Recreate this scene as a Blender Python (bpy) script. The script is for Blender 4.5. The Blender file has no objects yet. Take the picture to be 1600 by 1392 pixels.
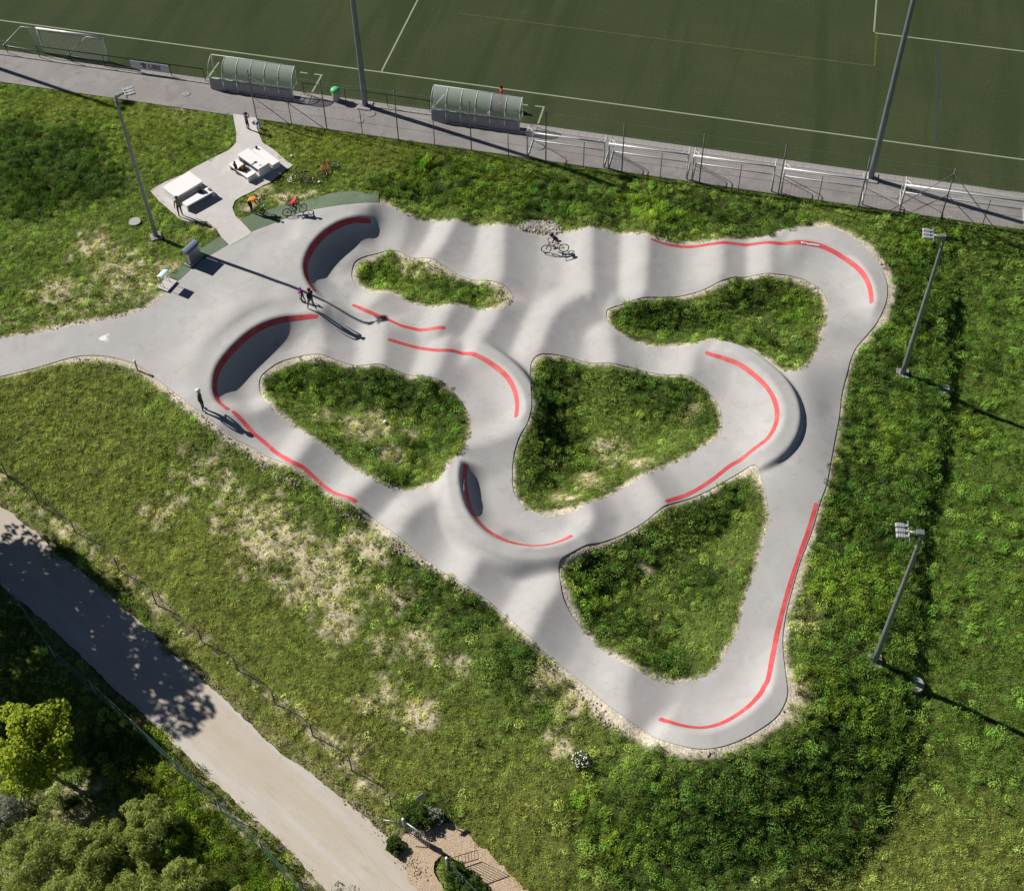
import bpy, bmesh, math, random
import numpy as np
from math import sin, cos, pi, radians, sqrt, atan2, hypot
random.seed(7)
rng = np.random.default_rng(11)
S = bpy.context.scene
COL = S.collection

# ---------------------------------------------------------------- camera
FPX, PCX, PCY = 2046.16, 809.3, 442.3          # focal length and principal point, in photo pixels (1600 x 1392)
PITCH, ROLL, CAMZ = 0.802625, -0.0175613, 54.98
_f = np.array([0, cos(PITCH), -sin(PITCH)])
_r0 = np.array([1.0, 0, 0]); _u0 = np.cross(_r0, _f)
_r = cos(ROLL)*_r0 + sin(ROLL)*_u0
_u = -sin(ROLL)*_r0 + cos(ROLL)*_u0
cam_d = bpy.data.cameras.new('camera')
cam = bpy.data.objects.new('camera', cam_d); COL.objects.link(cam); S.camera = cam
from mathutils import Matrix, Vector
cam.matrix_world = Matrix(((_r[0], _u[0], -_f[0], 0), (_r[1], _u[1], -_f[1], 0), (_r[2], _u[2], -_f[2], CAMZ), (0, 0, 0, 1)))
cam_d.sensor_fit = 'HORIZONTAL'; cam_d.sensor_width = 36
cam_d.lens = FPX/1600*36
cam_d.shift_x = (800-PCX)/1600
cam_d.shift_y = (PCY-696)/1600
cam_d.clip_start = 0.5; cam_d.clip_end = 3000

# ---------------------------------------------------------------- light
SUN_AZ, SUN_EL = radians(180-27), radians(37.5)     # direction TO the sun
w = bpy.data.worlds.new('World'); S.world = w; w.use_nodes = True
nt = w.node_tree; nt.nodes.clear()
sky = nt.nodes.new('ShaderNodeTexSky'); sky.sky_type = 'NISHITA'; sky.sun_disc = False
sky.sun_elevation = SUN_EL; sky.sun_rotation = pi/2-SUN_AZ
sky.air_density = 0.38; sky.dust_density = 0.2; sky.ozone_density = 2.0
bg = nt.nodes.new('ShaderNodeBackground'); bg.inputs['Strength'].default_value = 0.05
ow = nt.nodes.new('ShaderNodeOutputWorld')
nt.links.new(sky.outputs[0], bg.inputs['Color']); nt.links.new(bg.outputs[0], ow.inputs['Surface'])
sd = bpy.data.lights.new('sun', 'SUN'); sd.energy = 5.0; sd.angle = radians(0.5); sd.color = (1.0, 0.955, 0.89)
sun = bpy.data.objects.new('sun', sd); COL.objects.link(sun)
sun.location = (-40, 60, 80)
sun.rotation_euler = Vector((cos(SUN_AZ)*cos(SUN_EL), sin(SUN_AZ)*cos(SUN_EL), sin(SUN_EL))).to_track_quat('Z', 'Y').to_euler()
vs = S.view_settings
vs.view_transform = 'Standard'; vs.look = 'None'; vs.gamma = 1.0; vs.use_curve_mapping = False
vs.exposure = 0.35
S.cycles.max_bounces = 6; S.cycles.transparent_max_bounces = 16; S.cycles.use_denoising = True
S.cycles.diffuse_bounces = 2

# ---------------------------------------------------------------- pixel ray -> place in the world
CAM = np.array([0, 0, CAMZ])
def ray(x, y):
    return _f*FPX + _r*(x-PCX) - _u*(y-PCY)
def G(x, y, z=0.0):
    d = ray(x, y); return CAM + d*((z-CAMZ)/d[2])
FO = np.array([-17.1944, 68.7595]); FU = np.array([0.97022291, -0.24221375]); FV = np.array([0.24221375, 0.97022291])
FAZ = atan2(FU[1], FU[0])
def field(s, t, z=0.0):                             # s along the touchline fence, t towards the pitch
    q = FO + FU*s + FV*t; return np.array([q[0], q[1], z])

# ---------------------------------------------------------------- materials
MATS = {}
def nodes_of(m):
    m.use_nodes = True; return m.node_tree, m.node_tree.nodes['Principled BSDF']
def mat(name, col, rough=0.8, metal=0.0, var=0.0, scale=6.0, bump=0.0, bscale=60.0, spec=0.3):
    if name in MATS: return MATS[name]
    m = bpy.data.materials.new(name); t, b = nodes_of(m)
    b.inputs['Base Color'].default_value = (*col, 1); b.inputs['Roughness'].default_value = rough
    b.inputs['Metallic'].default_value = metal; b.inputs['Specular IOR Level'].default_value = spec
    N = t.nodes.new; L = t.links.new
    tc = N('ShaderNodeTexCoord')
    if var > 0:
        n = N('ShaderNodeTexNoise'); n.inputs['Scale'].default_value = scale; n.inputs['Detail'].default_value = 5
        L(tc.outputs['Object'], n.inputs['Vector'])
        mp = N('ShaderNodeMapRange'); mp.inputs['From Min'].default_value = 0.3; mp.inputs['From Max'].default_value = 0.7
        mp.inputs['To Min'].default_value = 1-var; mp.inputs['To Max'].default_value = 1+var
        L(n.outputs['Fac'], mp.inputs['Value'])
        mx = N('ShaderNodeVectorMath'); mx.operation = 'SCALE'; mx.inputs[0].default_value = col
        L(mp.outputs[0], mx.inputs['Scale']); L(mx.outputs[0], b.inputs['Base Color'])
    if bump > 0:
        n2 = N('ShaderNodeTexNoise'); n2.inputs['Scale'].default_value = bscale; n2.inputs['Detail'].default_value = 3
        L(tc.outputs['Object'], n2.inputs['Vector'])
        bp = N('ShaderNodeBump'); bp.inputs['Strength'].default_value = bump; bp.inputs['Distance'].default_value = 0.02
        L(n2.outputs['Fac'], bp.inputs['Height']); L(bp.outputs[0], b.inputs['Normal'])
    MATS[name] = m; return m

def layered(name, base, layers, rough=0.85, bump=0.0, bscale=80, spec=0.25, bdist=0.01):
    """layers: (colour, noise scale, threshold lo, hi, strength, distortion, stretch)"""
    m = bpy.data.materials.new(name); t, b = nodes_of(m); N = t.nodes.new; L = t.links.new
    tc = N('ShaderNodeTexCoord'); cur = None
    b.inputs['Roughness'].default_value = rough; b.inputs['Specular IOR Level'].default_value = spec
    for i, (c, sc, lo, hi, st, dist, stretch) in enumerate(layers):
        mpn = N('ShaderNodeMapping'); mpn.inputs['Location'].default_value = (i*13.7, i*5.1, 0)
        if stretch: mpn.vector_type = 'TEXTURE'; mpn.inputs['Rotation'].default_value = (0, 0, stretch[0]); mpn.inputs['Scale'].default_value = (1/stretch[1], 1/stretch[2], 1)
        L(tc.outputs['Object'], mpn.inputs[0])
        n = N('ShaderNodeTexNoise'); n.inputs['Scale'].default_value = sc; n.inputs['Detail'].default_value = 6
        n.inputs['Roughness'].default_value = 0.6; n.inputs['Distortion'].default_value = dist
        L(mpn.outputs[0], n.inputs['Vector'])
        r = N('ShaderNodeMapRange'); r.inputs['From Min'].default_value = lo; r.inputs['From Max'].default_value = hi; r.inputs['To Max'].default_value = st
        L(n.outputs['Fac'], r.inputs['Value'])
        mx = N('ShaderNodeMix'); mx.data_type = 'RGBA'; L(r.outputs[0], mx.inputs['Factor'])
        if cur is None: mx.inputs['A'].default_value = (*base, 1)
        else: L(cur, mx.inputs['A'])
        mx.inputs['B'].default_value = (*c, 1); cur = mx.outputs['Result']
    L(cur, b.inputs['Base Color'])
    if bump:
        n2 = N('ShaderNodeTexNoise'); n2.inputs['Scale'].default_value = bscale; n2.inputs['Detail'].default_value = 4
        L(tc.outputs['Object'], n2.inputs['Vector'])
        bp = N('ShaderNodeBump'); bp.inputs['Strength'].default_value = bump; bp.inputs['Distance'].default_value = bdist
        L(n2.outputs['Fac'], bp.inputs['Height']); L(bp.outputs[0], b.inputs['Normal'])
    MATS[name] = m; return m

M_TRACK = layered('pale_asphalt', (0.398, 0.388, 0.374), [((0.445, 0.437, 0.425), 0.5, 0.42, 0.68, 0.8, 0.6, None), ((0.33, 0.325, 0.318), 0.9, 0.5, 0.75, 0.7, 1.2, None),
        ((0.47, 0.435, 0.37), 0.8, 0.60, 0.72, 0.45, 2.0, None), ((0.35, 0.34, 0.33), 3.0, 0.60, 0.64, 0.35, 6.0, (0.3, 0.2, 2.0)), ((0.30, 0.29, 0.285), 30, 0.5, 0.75, 0.35, 0, None), ((0.27, 0.265, 0.26), 1.4, 0.61, 0.68, 0.4, 3.0, None), ((0.34, 0.33, 0.32), 5, 0.6, 0.66, 0.4, 4.0, None)], rough=0.8, bump=0.15, bscale=90)
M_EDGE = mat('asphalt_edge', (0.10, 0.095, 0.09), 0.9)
M_PATH = layered('footpath_asphalt', (0.245, 0.228, 0.222), [((0.30, 0.285, 0.275), 0.35, 0.45, 0.65, 0.8, 1.0, None), ((0.19, 0.178, 0.175), 0.6, 0.52, 0.72, 0.8, 2.0, None),
        ((0.35, 0.33, 0.29), 1.6, 0.6, 0.75, 0.5, 1.0, None), ((0.17, 0.16, 0.155), 40, 0.5, 0.75, 0.4, 0, None)], rough=0.85, bump=0.2)
M_TURF = layered('pitch_turf', (0.044, 0.060, 0.026), [((0.056, 0.073, 0.031), 0.12, 0.4, 0.65, 0.8, 0.5, None), ((0.034, 0.050, 0.019), 0.35, 0.48, 0.62, 0.8, 0.6, (-0.245, 1.3, 0.10)),
        ((0.058, 0.072, 0.026), 14, 0.52, 0.72, 0.55, 0, None), ((0.022, 0.030, 0.012), 9, 0.52, 0.66, 0.8, 0, None), ((0.11, 0.125, 0.06), 16, 0.6, 0.7, 0.8, 0, None),
        ((0.068, 0.068, 0.036), 0.9, 0.58, 0.75, 0.5, 2.5, (-0.245, 0.25, 1.2))], rough=0.95, bump=0.9, bscale=18, bdist=0.05, spec=0.1)
M_CONC = layered('picnic_concrete', (0.50, 0.475, 0.455), [((0.56, 0.53, 0.50), 0.8, 0.45, 0.65, 0.8, 1.0, None), ((0.42, 0.40, 0.385), 1.3, 0.58, 0.72, 0.6, 1.5, None), ((0.38, 0.35, 0.32), 25, 0.55, 0.75, 0.3, 0, None)], rough=0.85, bump=0.15)
M_SLAB = layered('slab_concrete', (0.27, 0.255, 0.235), [((0.34, 0.32, 0.29), 1.2, 0.45, 0.65, 0.8, 0.5, None), ((0.20, 0.19, 0.175), 5, 0.5, 0.7, 0.7, 1, None)], rough=0.9, bump=0.3)
M_GREENPAD = layered('green_coating', (0.115, 0.16, 0.10), [((0.15, 0.19, 0.125), 1.2, 0.45, 0.65, 0.8, 1, None), ((0.09, 0.125, 0.08), 5, 0.5, 0.7, 0.6, 1, None)], rough=0.85)
M_ROAD = layered('gravel', (0.49, 0.435, 0.36), [((0.53, 0.50, 0.455), 0.5, 0.42, 0.62, 0.9, 0.8, (-0.70, 0.25, 1.6)), ((0.48, 0.40, 0.30), 0.5, 0.5, 0.68, 0.7, 0.8, (-0.70, 0.2, 2.2)),
        ((0.40, 0.335, 0.25), 1.1, 0.58, 0.72, 0.7, 1.5, (-0.70, 0.3, 2.0)), ((0.26, 0.22, 0.17), 28, 0.55, 0.72, 0.45, 0, None), ((0.60, 0.53, 0.44), 40, 0.6, 0.75, 0.5, 0, None)], rough=0.95, bump=0.5, bscale=35, bdist=0.03)
M_CHIP = layered('wood_chips', (0.50, 0.37, 0.25), [((0.64, 0.51, 0.36), 9, 0.45, 0.6, 0.9, 2, None), ((0.20, 0.13, 0.08), 14, 0.5, 0.65, 0.8, 2, None), ((0.42, 0.33, 0.26), 1.0, 0.5, 0.7, 0.8, 1, None)], rough=0.95, bump=0.9, bscale=22, bdist=0.05)
M_RED = layered('red_paint', (0.54, 0.065, 0.07), [((0.60, 0.13, 0.12), 1.2, 0.45, 0.65, 0.8, 0.5, None), ((0.42, 0.05, 0.055), 5, 0.5, 0.7, 0.6, 0, None), ((0.46, 0.33, 0.32), 14, 0.60, 0.72, 0.55, 1, None)], rough=0.6)
M_LINE = mat('line_paint', (0.25, 0.28, 0.19), 0.9, var=0.2, scale=30)
M_LINEY = mat('faded_yellow_paint', (0.085, 0.088, 0.022), 0.95, var=0.4, scale=6)
M_LINEB = mat('faded_blue_paint', (0.028, 0.048, 0.06), 0.95, var=0.3, scale=6)
M_GALV = mat('galvanised_steel', (0.27, 0.29, 0.29), 0.5, 0.55, var=0.15, scale=3)
M_MASTM = mat('mast_paint', (0.20, 0.22, 0.235), 0.5, 0.4, var=0.12, scale=2)
M_DARKM = mat('dark_steel', (0.03, 0.032, 0.035), 0.5, 0.4)
M_FENCE = mat('fence_steel', (0.16, 0.16, 0.155), 0.55, 0.5)
M_GFENCE = mat('green_fence_wire', (0.09, 0.17, 0.12), 0.6, 0.2)
M_ALU = mat('white_aluminium', (0.72, 0.72, 0.70), 0.4, 0.1)
M_WHITE = mat('white_terrazzo', (0.76, 0.745, 0.73), 0.7, var=0.03, scale=12)
M_WHITE2 = mat('white_plastic', (0.72, 0.72, 0.72), 0.5)
M_STEEL = mat('brushed_steel', (0.42, 0.42, 0.40), 0.35, 0.75, var=0.08, scale=9)
M_LID = mat('blue_grey_lid', (0.24, 0.28, 0.36), 0.35, 0.5)
M_BLACK = mat('black', (0.012, 0.012, 0.013), 0.7)
M_RUBBER = mat('tyre_rubber', (0.016, 0.016, 0.016), 0.85)
M_PLINTH = mat('plinth_concrete', (0.30, 0.285, 0.29), 0.85, var=0.15, scale=5)
M_NET = mat('net_cord', (0.42, 0.44, 0.40), 0.9)
M_NETW = mat('white_net_cord', (0.62, 0.62, 0.60), 0.9)
M_SKIN = mat('skin', (0.50, 0.30, 0.21), 0.6)
M_SKIND = mat('eye_dark', (0.02, 0.015, 0.012), 0.4)
M_BARK = mat('bark', (0.085, 0.065, 0.045), 0.95, var=0.3, scale=8, bump=0.6, bscale=30)
def cloth(name, col): return mat(name, col, 0.9, var=0.06, scale=12)

# ---------------------------------------------------------------- mesh helpers
def tag(o, label=None, cat=None, group=None, kind=None):
    if label: o['label'] = label
    if cat: o['category'] = cat
    if group: o['group'] = group
    if kind: o['kind'] = kind
    return o
def empty(name, loc, rz=0.0, label=None, cat=None, group=None):
    o = bpy.data.objects.new(name, None); COL.objects.link(o)
    o.empty_display_size = 0.2
    o.location = [float(c) for c in loc]; o.rotation_euler = (0, 0, rz); return tag(o, label, cat, group)
def link(name, me, parent=None):
    o = bpy.data.objects.new(name, me); COL.objects.link(o)
    if parent is not None: o.parent = parent
    return o
def copy_tree(o, parent=None):
    c = o.copy(); COL.objects.link(c)
    if parent is not None: c.parent = parent
    for ch in list(o.children): copy_tree(ch, c)
    return c
class MB:
    def __init__(self): self.v = []; self.f = []; self.m = []; self.sm = []
    def add(self, vs_, fs, mi=0, smooth=False):
        o = len(self.v); self.v += [tuple(float(c) for c in p) for p in vs_]
        for f in fs: self.f.append([i+o for i in f]); self.m.append(mi); self.sm.append(smooth)
        return self
    def box(self, c, s, rz=0.0, mi=0, rx=0.0, ry=0.0, taper=1.0):
        R = Matrix.Rotation(rz, 3, 'Z') @ Matrix.Rotation(ry, 3, 'Y') @ Matrix.Rotation(rx, 3, 'X')
        P = []
        for z in (-.5, .5):
            k = taper if z > 0 else 1
            for x, y in ((-.5, -.5), (.5, -.5), (.5, .5), (-.5, .5)):
                P.append(Vector(c) + R @ Vector((x*s[0]*k, y*s[1]*k, z*s[2])))
        return self.add(P, [(3, 2, 1, 0), (4, 5, 6, 7), (0, 1, 5, 4), (1, 2, 6, 5), (2, 3, 7, 6), (3, 0, 4, 7)], mi)
    def rbox(self, c, s, b, rz=0.0, mi=0):          # box with chamfered vertical edges and top
        R = Matrix.Rotation(rz, 3, 'Z'); hx, hy, hz = s[0]/2, s[1]/2, s[2]/2
        def ring(i, z): return [Vector(c) + R @ Vector((x, y, z)) for x, y in ((-hx+i+b*.0, -hy+b), (-hx+b, -hy+i), (hx-b, -hy+i), (hx-i, -hy+b), (hx-i, hy-b), (hx-b, hy-i), (-hx+b, hy-i), (-hx+i, hy-b))]
        P = ring(0, -hz)+ring(0, hz-b)+ring(b*.7, hz); F = [tuple(range(7, -1, -1)), tuple(range(16, 24))]
        for k in (0, 8):
            for i in range(8): F.append((k+i, k+(i+1) % 8, k+8+(i+1) % 8, k+8+i))
        return self.add(P, F, mi)
    def tube(self, pts, r, n=6, mi=0, caps=True, smooth=True):
        pts = [Vector([float(c) for c in p]) for p in pts]; k = len(pts); P = []
        rs = r if isinstance(r, (list, tuple)) else [r]*k
        for i, p in enumerate(pts):
            d = (pts[min(i+1, k-1)]-pts[max(i-1, 0)]).normalized()
            a = Vector((0, 0, 1)) if abs(d.z) < .9 else Vector((1, 0, 0))
            x = d.cross(a).normalized(); y = d.cross(x)
            for j in range(n): t = 2*pi*j/n; P.append(p + (x*cos(t)+y*sin(t))*rs[i])
        F = []
        for i in range(k-1):
            for j in range(n): F.append((i*n+j, i*n+(j+1) % n, (i+1)*n+(j+1) % n, (i+1)*n+j))
        self.add(P, F, mi, smooth and n > 4)
        if caps:
            o = len(self.v)-len(P)
            self.f.append([o+j for j in range(n)][::-1]); self.m.append(mi); self.sm.append(False)
            self.f.append([o+(k-1)*n+j for j in range(n)]); self.m.append(mi); self.sm.append(False)
        return self
    def lathe(self, prof, c=(0, 0, 0), n=16, mi=0, smooth=True):
        P = []; F = []
        for (r, z) in prof:
            for j in range(n): t = 2*pi*j/n; P.append((c[0]+r*cos(t), c[1]+r*sin(t), c[2]+z))
        for i in range(len(prof)-1):
            for j in range(n): F.append((i*n+j, i*n+(j+1) % n, (i+1)*n+(j+1) % n, (i+1)*n+j))
        F.append(tuple(range(n-1, -1, -1))); F.append(tuple((len(prof)-1)*n+j for j in range(n)))
        self.add(P, F, mi, smooth); self.sm[-1] = self.sm[-2] = False; return self
    def torus(self, c, R, r, axis='Y', n=24, k=6, mi=0):
        P = []; F = []
        for i in range(n):
            a = 2*pi*i/n
            for j in range(k):
                b = 2*pi*j/k; q = (R+r*cos(b)); x, z, y = q*cos(a), q*sin(a), r*sin(b)
                p = (x, y, z) if axis == 'Y' else (x, z, y)
                P.append((c[0]+p[0], c[1]+p[1], c[2]+p[2]))
        for i in range(n):
            for j in range(k): F.append((i*k+j, ((i+1) % n)*k+j, ((i+1) % n)*k+(j+1) % k, i*k+(j+1) % k))
        return self.add(P, F, mi, True)
    def ball(self, c, r, n=10, k=7, mi=0, s=(1, 1, 1)):
        P = [(c[0], c[1], c[2]+r*s[2])]; F = []
        for i in range(1, k):
            t = pi*i/k
            for j in range(n): a = 2*pi*j/n; P.append((c[0]+r*s[0]*sin(t)*cos(a), c[1]+r*s[1]*sin(t)*sin(a), c[2]+r*s[2]*cos(t)))
        P.append((c[0], c[1], c[2]-r*s[2]))
        for j in range(n): F.append((0, 1+j, 1+(j+1) % n))
        for i in range(k-2):
            for j in range(n): F.append((1+i*n+j, 1+(i+1)*n+j, 1+(i+1)*n+(j+1) % n, 1+i*n+(j+1) % n))
        for j in range(n): F.append((1+(k-2)*n+j, len(P)-1, 1+(k-2)*n+(j+1) % n))
        return self.add(P, F, mi, True)
    def build(self, name, mats, parent=None):
        me = bpy.data.meshes.new(name); me.from_pydata(self.v, [], self.f)
        for m in (mats if isinstance(mats, (list, tuple)) else [mats]): me.materials.append(m)
        me.polygons.foreach_set('material_index', self.m); me.polygons.foreach_set('use_smooth', self.sm)
        me.update(); return link(name, me, parent)
def cat_rom(pts, closed=True, k=4):
    pts = [np.array(p, float) for p in pts]; n = len(pts); out = []
    rngi = range(n) if closed else range(n-1)
    for i in rngi:
        if closed: p0, p1, p2, p3 = pts[i-1], pts[i], pts[(i+1) % n], pts[(i+2) % n]
        else: p0, p1, p2, p3 = pts[max(i-1, 0)], pts[i], pts[i+1], pts[min(i+2, n-1)]
        for j in range(k):
            t = j/k
            out.append(0.5*((2*p1)+(-p0+p2)*t+(2*p0-5*p1+4*p2-p3)*t*t+(-p0+3*p1-3*p2+p3)*t**3))
    if not closed: out.append(pts[-1])
    return np.array(out)
def sst(x): x = np.clip(x, 0, 1); return x*x*(3-2*x)
# ================================================================ TERRAIN HEIGHTS
GX0, GX1, GY0, GY1, DG = -46.0, 46.0, 12.0, 92.0, 0.1
gx = np.arange(GX0, GX1+1e-6, DG); gy = np.arange(GY0, GY1+1e-6, DG)
NX, NY = len(gx), len(gy)
XX, YY = np.meshgrid(gx, gy)
ctl = [  # photo pixel and height in metres: level of the ground apart from berms, rollers and hollows
 (-300,60,0),(0,110,0),(200,150,0),(400,190,0),(735,240,0),(1091,290,0),(1340,325,0),(1600,358,0),(1900,400,0),(0,0,0),(800,0,0),(1600,0,0),(400,60,0),(1200,150,0),(-300,-60,0),(2000,0,0),
 (60,560,-.05),(200,480,0),(300,330,0),(330,480,0),(400,400,0),(420,300,0),(280,580,0),(100,300,.25),(30,420,0),(-200,560,-.1),(250,420,0),(430,450,0),(350,420,0),(290,540,0),(310,600,-.05),(500,315,0),(560,308,0),(440,330,0),(460,370,0),(455,410,0),(462,440,.0),(474,463,-.03),(488,478,-.12),(460,418,.05),(460,395,.1),(470,372,.15),(487,352,.18),(510,336,.2),(540,326,.2),(575,323,.15),(440,480,.05),(410,487,.12),(380,503,.15),(350,527,.15),(328,555,.12),(315,585,.08),(318,615,.02),(330,640,-.1),(480,484,-.06),(508,487,-.3),
 (550,380,-1.05),(540,440,-1.05),(640,360,-.95),(740,390,-.95),(860,400,-.95),(1000,410,-.95),(1100,410,-.95),(1200,410,-.95),(1300,450,-.95),(1330,540,-1),(1300,640,-.85),(1262,640,-.30),(1240,705,-.38),(1256,598,-.4),(1262,675,-.32),(1212,722,-.6),(1230,850,-1.05),(1190,1000,-1.05),(1050,1095,-1.0),(930,1000,-1),(830,900,-1),(700,830,-.95),(570,750,-.8),(430,690,-.7),(365,660,-.5),
 (400,590,-1.05),(430,530,-1.05),(560,540,-.85),(650,560,-.9),(740,610,-1),(770,700,-1),(800,810,-1.05),(900,820,-1),(1020,770,-1),(1150,660,-1.0),(1100,580,-1),(980,550,-1),(850,500,-1),(720,500,-.95),(620,480,-.95),(530,505,-.6),(520,418,-1.05),(512,432,-1.05),(530,450,-1.05),(552,464,-1.05),(535,398,-1.05),(562,366,-.95),(592,356,-.7),(376,602,-1.05),(384,622,-1.0),(398,566,-1.05),(440,532,-1.0),(480,522,-.75),(380,583,-1.05),
 (600,250,-.1),(900,300,-.4),(1200,340,-.4),(650,320,-.85),(900,350,-.9),(1100,365,-.9),(560,280,-.1),
 (1400,450,-1.05),(1350,600,-1.05),(1340,750,-1.1),(1300,950,-1.1),(1250,1120,-1.15),(1100,1190,-1.1),(960,1140,-1.1),
 (1430,420,-1.15),(1425,600,-1.2),(1400,800,-1.3),(1380,1000,-1.4),(1330,1180,-1.55),(1180,1290,-1.75),(1000,1290,-1.8),
 (1500,500,-1.3),(1490,700,-1.4),(1480,900,-1.5),(1450,1100,-1.6),(1400,1300,-1.8),(1590,400,-.9),(1520,390,-.8),(1600,700,-1.5),(1600,1100,-1.7),(1900,800,-1.6),(1900,1300,-1.8),(1600,1380,-1.9),(1000,1380,-2.3),(1200,1390,-2.1),
 (870,1080,-1.2),(760,980,-1.1),(640,880,-1.05),(540,800,-.95),(420,740,-.8),(330,680,-.35),(240,640,-.35),(150,600,-.2),(50,610,-.2),
 (800,1250,-2.1),(600,1100,-1.9),(400,900,-1.6),(200,750,-1.2),(50,700,-.9),(300,760,-1.1),(520,900,-1.5),(700,1050,-1.7),(-200,700,-1.0),
 (100,900,-1.9),(400,1150,-2.2),(550,1320,-2.4),(0,800,-1.7),(700,1390,-2.5),(-200,800,-1.7),(100,1150,-2.3),(300,1320,-2.5),(0,1380,-2.5),(600,1600,-2.6),(1200,1700,-2.7),(0,1700,-2.6),(-400,1200,-2.3),(-400,900,-1.9),(1900,1700,-2.7)]
cp = np.array([G(x, y, z) for x, y, z in ctl])
def tps_fit(P, lam=0.004):
    n = len(P); d = np.hypot(P[:, None, 0]-P[None, :, 0], P[:, None, 1]-P[None, :, 1])/20
    K = np.where(d > 0, d*d*np.log(d+1e-12), 0)+lam*np.eye(n)*0.05
    A = np.zeros((n+3, n+3)); A[:n, :n] = K; Q = np.c_[np.ones(n), P[:, :2]/20]; A[:n, n:] = Q; A[n:, :n] = Q.T
    return np.linalg.solve(A, np.r_[P[:, 2], 0, 0, 0])
TW = tps_fit(cp)
def tps(x, y):
    n = len(cp); o = TW[n]+TW[n+1]*x/20+TW[n+2]*y/20
    for i in range(n):
        r2 = ((x-cp[i, 0])**2+(y-cp[i, 1])**2)/400+1e-12
        o = o+TW[i]*r2*np.log(r2)*0.5
    return o
HG = tps(XX, YY)
HG = np.clip(HG, -3.2, 0.45)
tt = (XX-FO[0])*FV[0]+(YY-FO[1])*FV[1]                 # distance north of the fence line
HG *= 1-sst((tt+1.6)/1.2)
def samp(A, x, y):
    x = np.clip((np.asarray(x, float)-GX0)/DG, 0, NX-1.001); y = np.clip((np.asarray(y, float)-GY0)/DG, 0, NY-1.001)
    i = x.astype(int); j = y.astype(int); fx = x-i; fy = y-j
    return (A[j, i]*(1-fx)+A[j, i+1]*fx)*(1-fy)+(A[j+1, i]*(1-fx)+A[j+1, i+1]*fx)*fy
def P(x, y, A=None, zmax=2.0):                         # where a photo pixel's ray meets the terrain
    A = HG if A is None else A
    d = ray(x, y); d = d/-d[2]; p0 = CAM+d*(CAMZ-zmax); n = 180; st_ = 5.2/n
    k = np.arange(n)*st_; Q = p0[None]+d[None]*k[:, None]
    g = Q[:, 2]-samp(A, Q[:, 0], Q[:, 1]); i = int(np.argmax(g < 0))
    if i == 0: return G(x, y, float(samp(A, *G(x, y, -1)[:2])))
    a = k[i-1]+st_*g[i-1]/(g[i-1]-g[i]); return p0+d*a
def win(x0, x1, y0, y1):
    i0 = max(0, int((x0-GX0)/DG)); i1 = min(NX, int((x1-GX0)/DG)+2); j0 = max(0, int((y0-GY0)/DG)); j1 = min(NY, int((y1-GY0)/DG)+2)
    return slice(j0, max(j1, j0)), slice(i0, max(i1, i0))
def polydist(pts, R, closed=False, val=None):
    """distance to polyline inside radius R; also the side (+ left) and interpolated value"""
    D = np.full((NY, NX), R*1.0); SD = np.ones((NY, NX)); V = np.zeros((NY, NX))
    n = len(pts)
    for k in range(n if closed else n-1):
        a = pts[k]; b = pts[(k+1) % n]
        w_ = win(min(a[0], b[0])-R, max(a[0], b[0])+R, min(a[1], b[1])-R, max(a[1], b[1])+R)
        X = XX[w_]; Y = YY[w_]
        if X.size == 0: continue
        dx, dy = b[0]-a[0], b[1]-a[1]; L2 = dx*dx+dy*dy+1e-12
        t = np.clip(((X-a[0])*dx+(Y-a[1])*dy)/L2, 0, 1)
        d = np.hypot(X-a[0]-t*dx, Y-a[1]-t*dy); m = d < D[w_]
        D[w_][m] = d[m]
        c = dx*(Y-a[1])-dy*(X-a[0]); SD[w_][m] = np.sign(c[m]+1e-9)
        if val is not None: V[w_][m] = (val[k]+t*(val[(k+1) % n]-val[k]))[m]
    return D, SD, V
def sdf_poly(pts, R=3.0):                              # positive inside
    D, _, _ = polydist(pts, R, True); ins = np.zeros((NY, NX), bool); n = len(pts)
    for k in range(n):
        (xa, ya), (xb, yb) = pts[k][:2], pts[(k+1) % n][:2]
        if ya == yb: continue
        lo, hi = min(ya, yb), max(ya, yb)
        j0 = max(0, int(np.ceil((lo-GY0)/DG-1e-9))); j1 = min(NY, int(np.ceil((hi-GY0)/DG-1e-9)))
        for j in range(j0, j1):
            xc = xa+(gy[j]-ya)*(xb-xa)/(yb-ya); i = int(np.ceil((xc-GX0)/DG))
            if i < NX: ins[j, max(i, 0):] ^= True
    return np.where(ins, D, -D)

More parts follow.
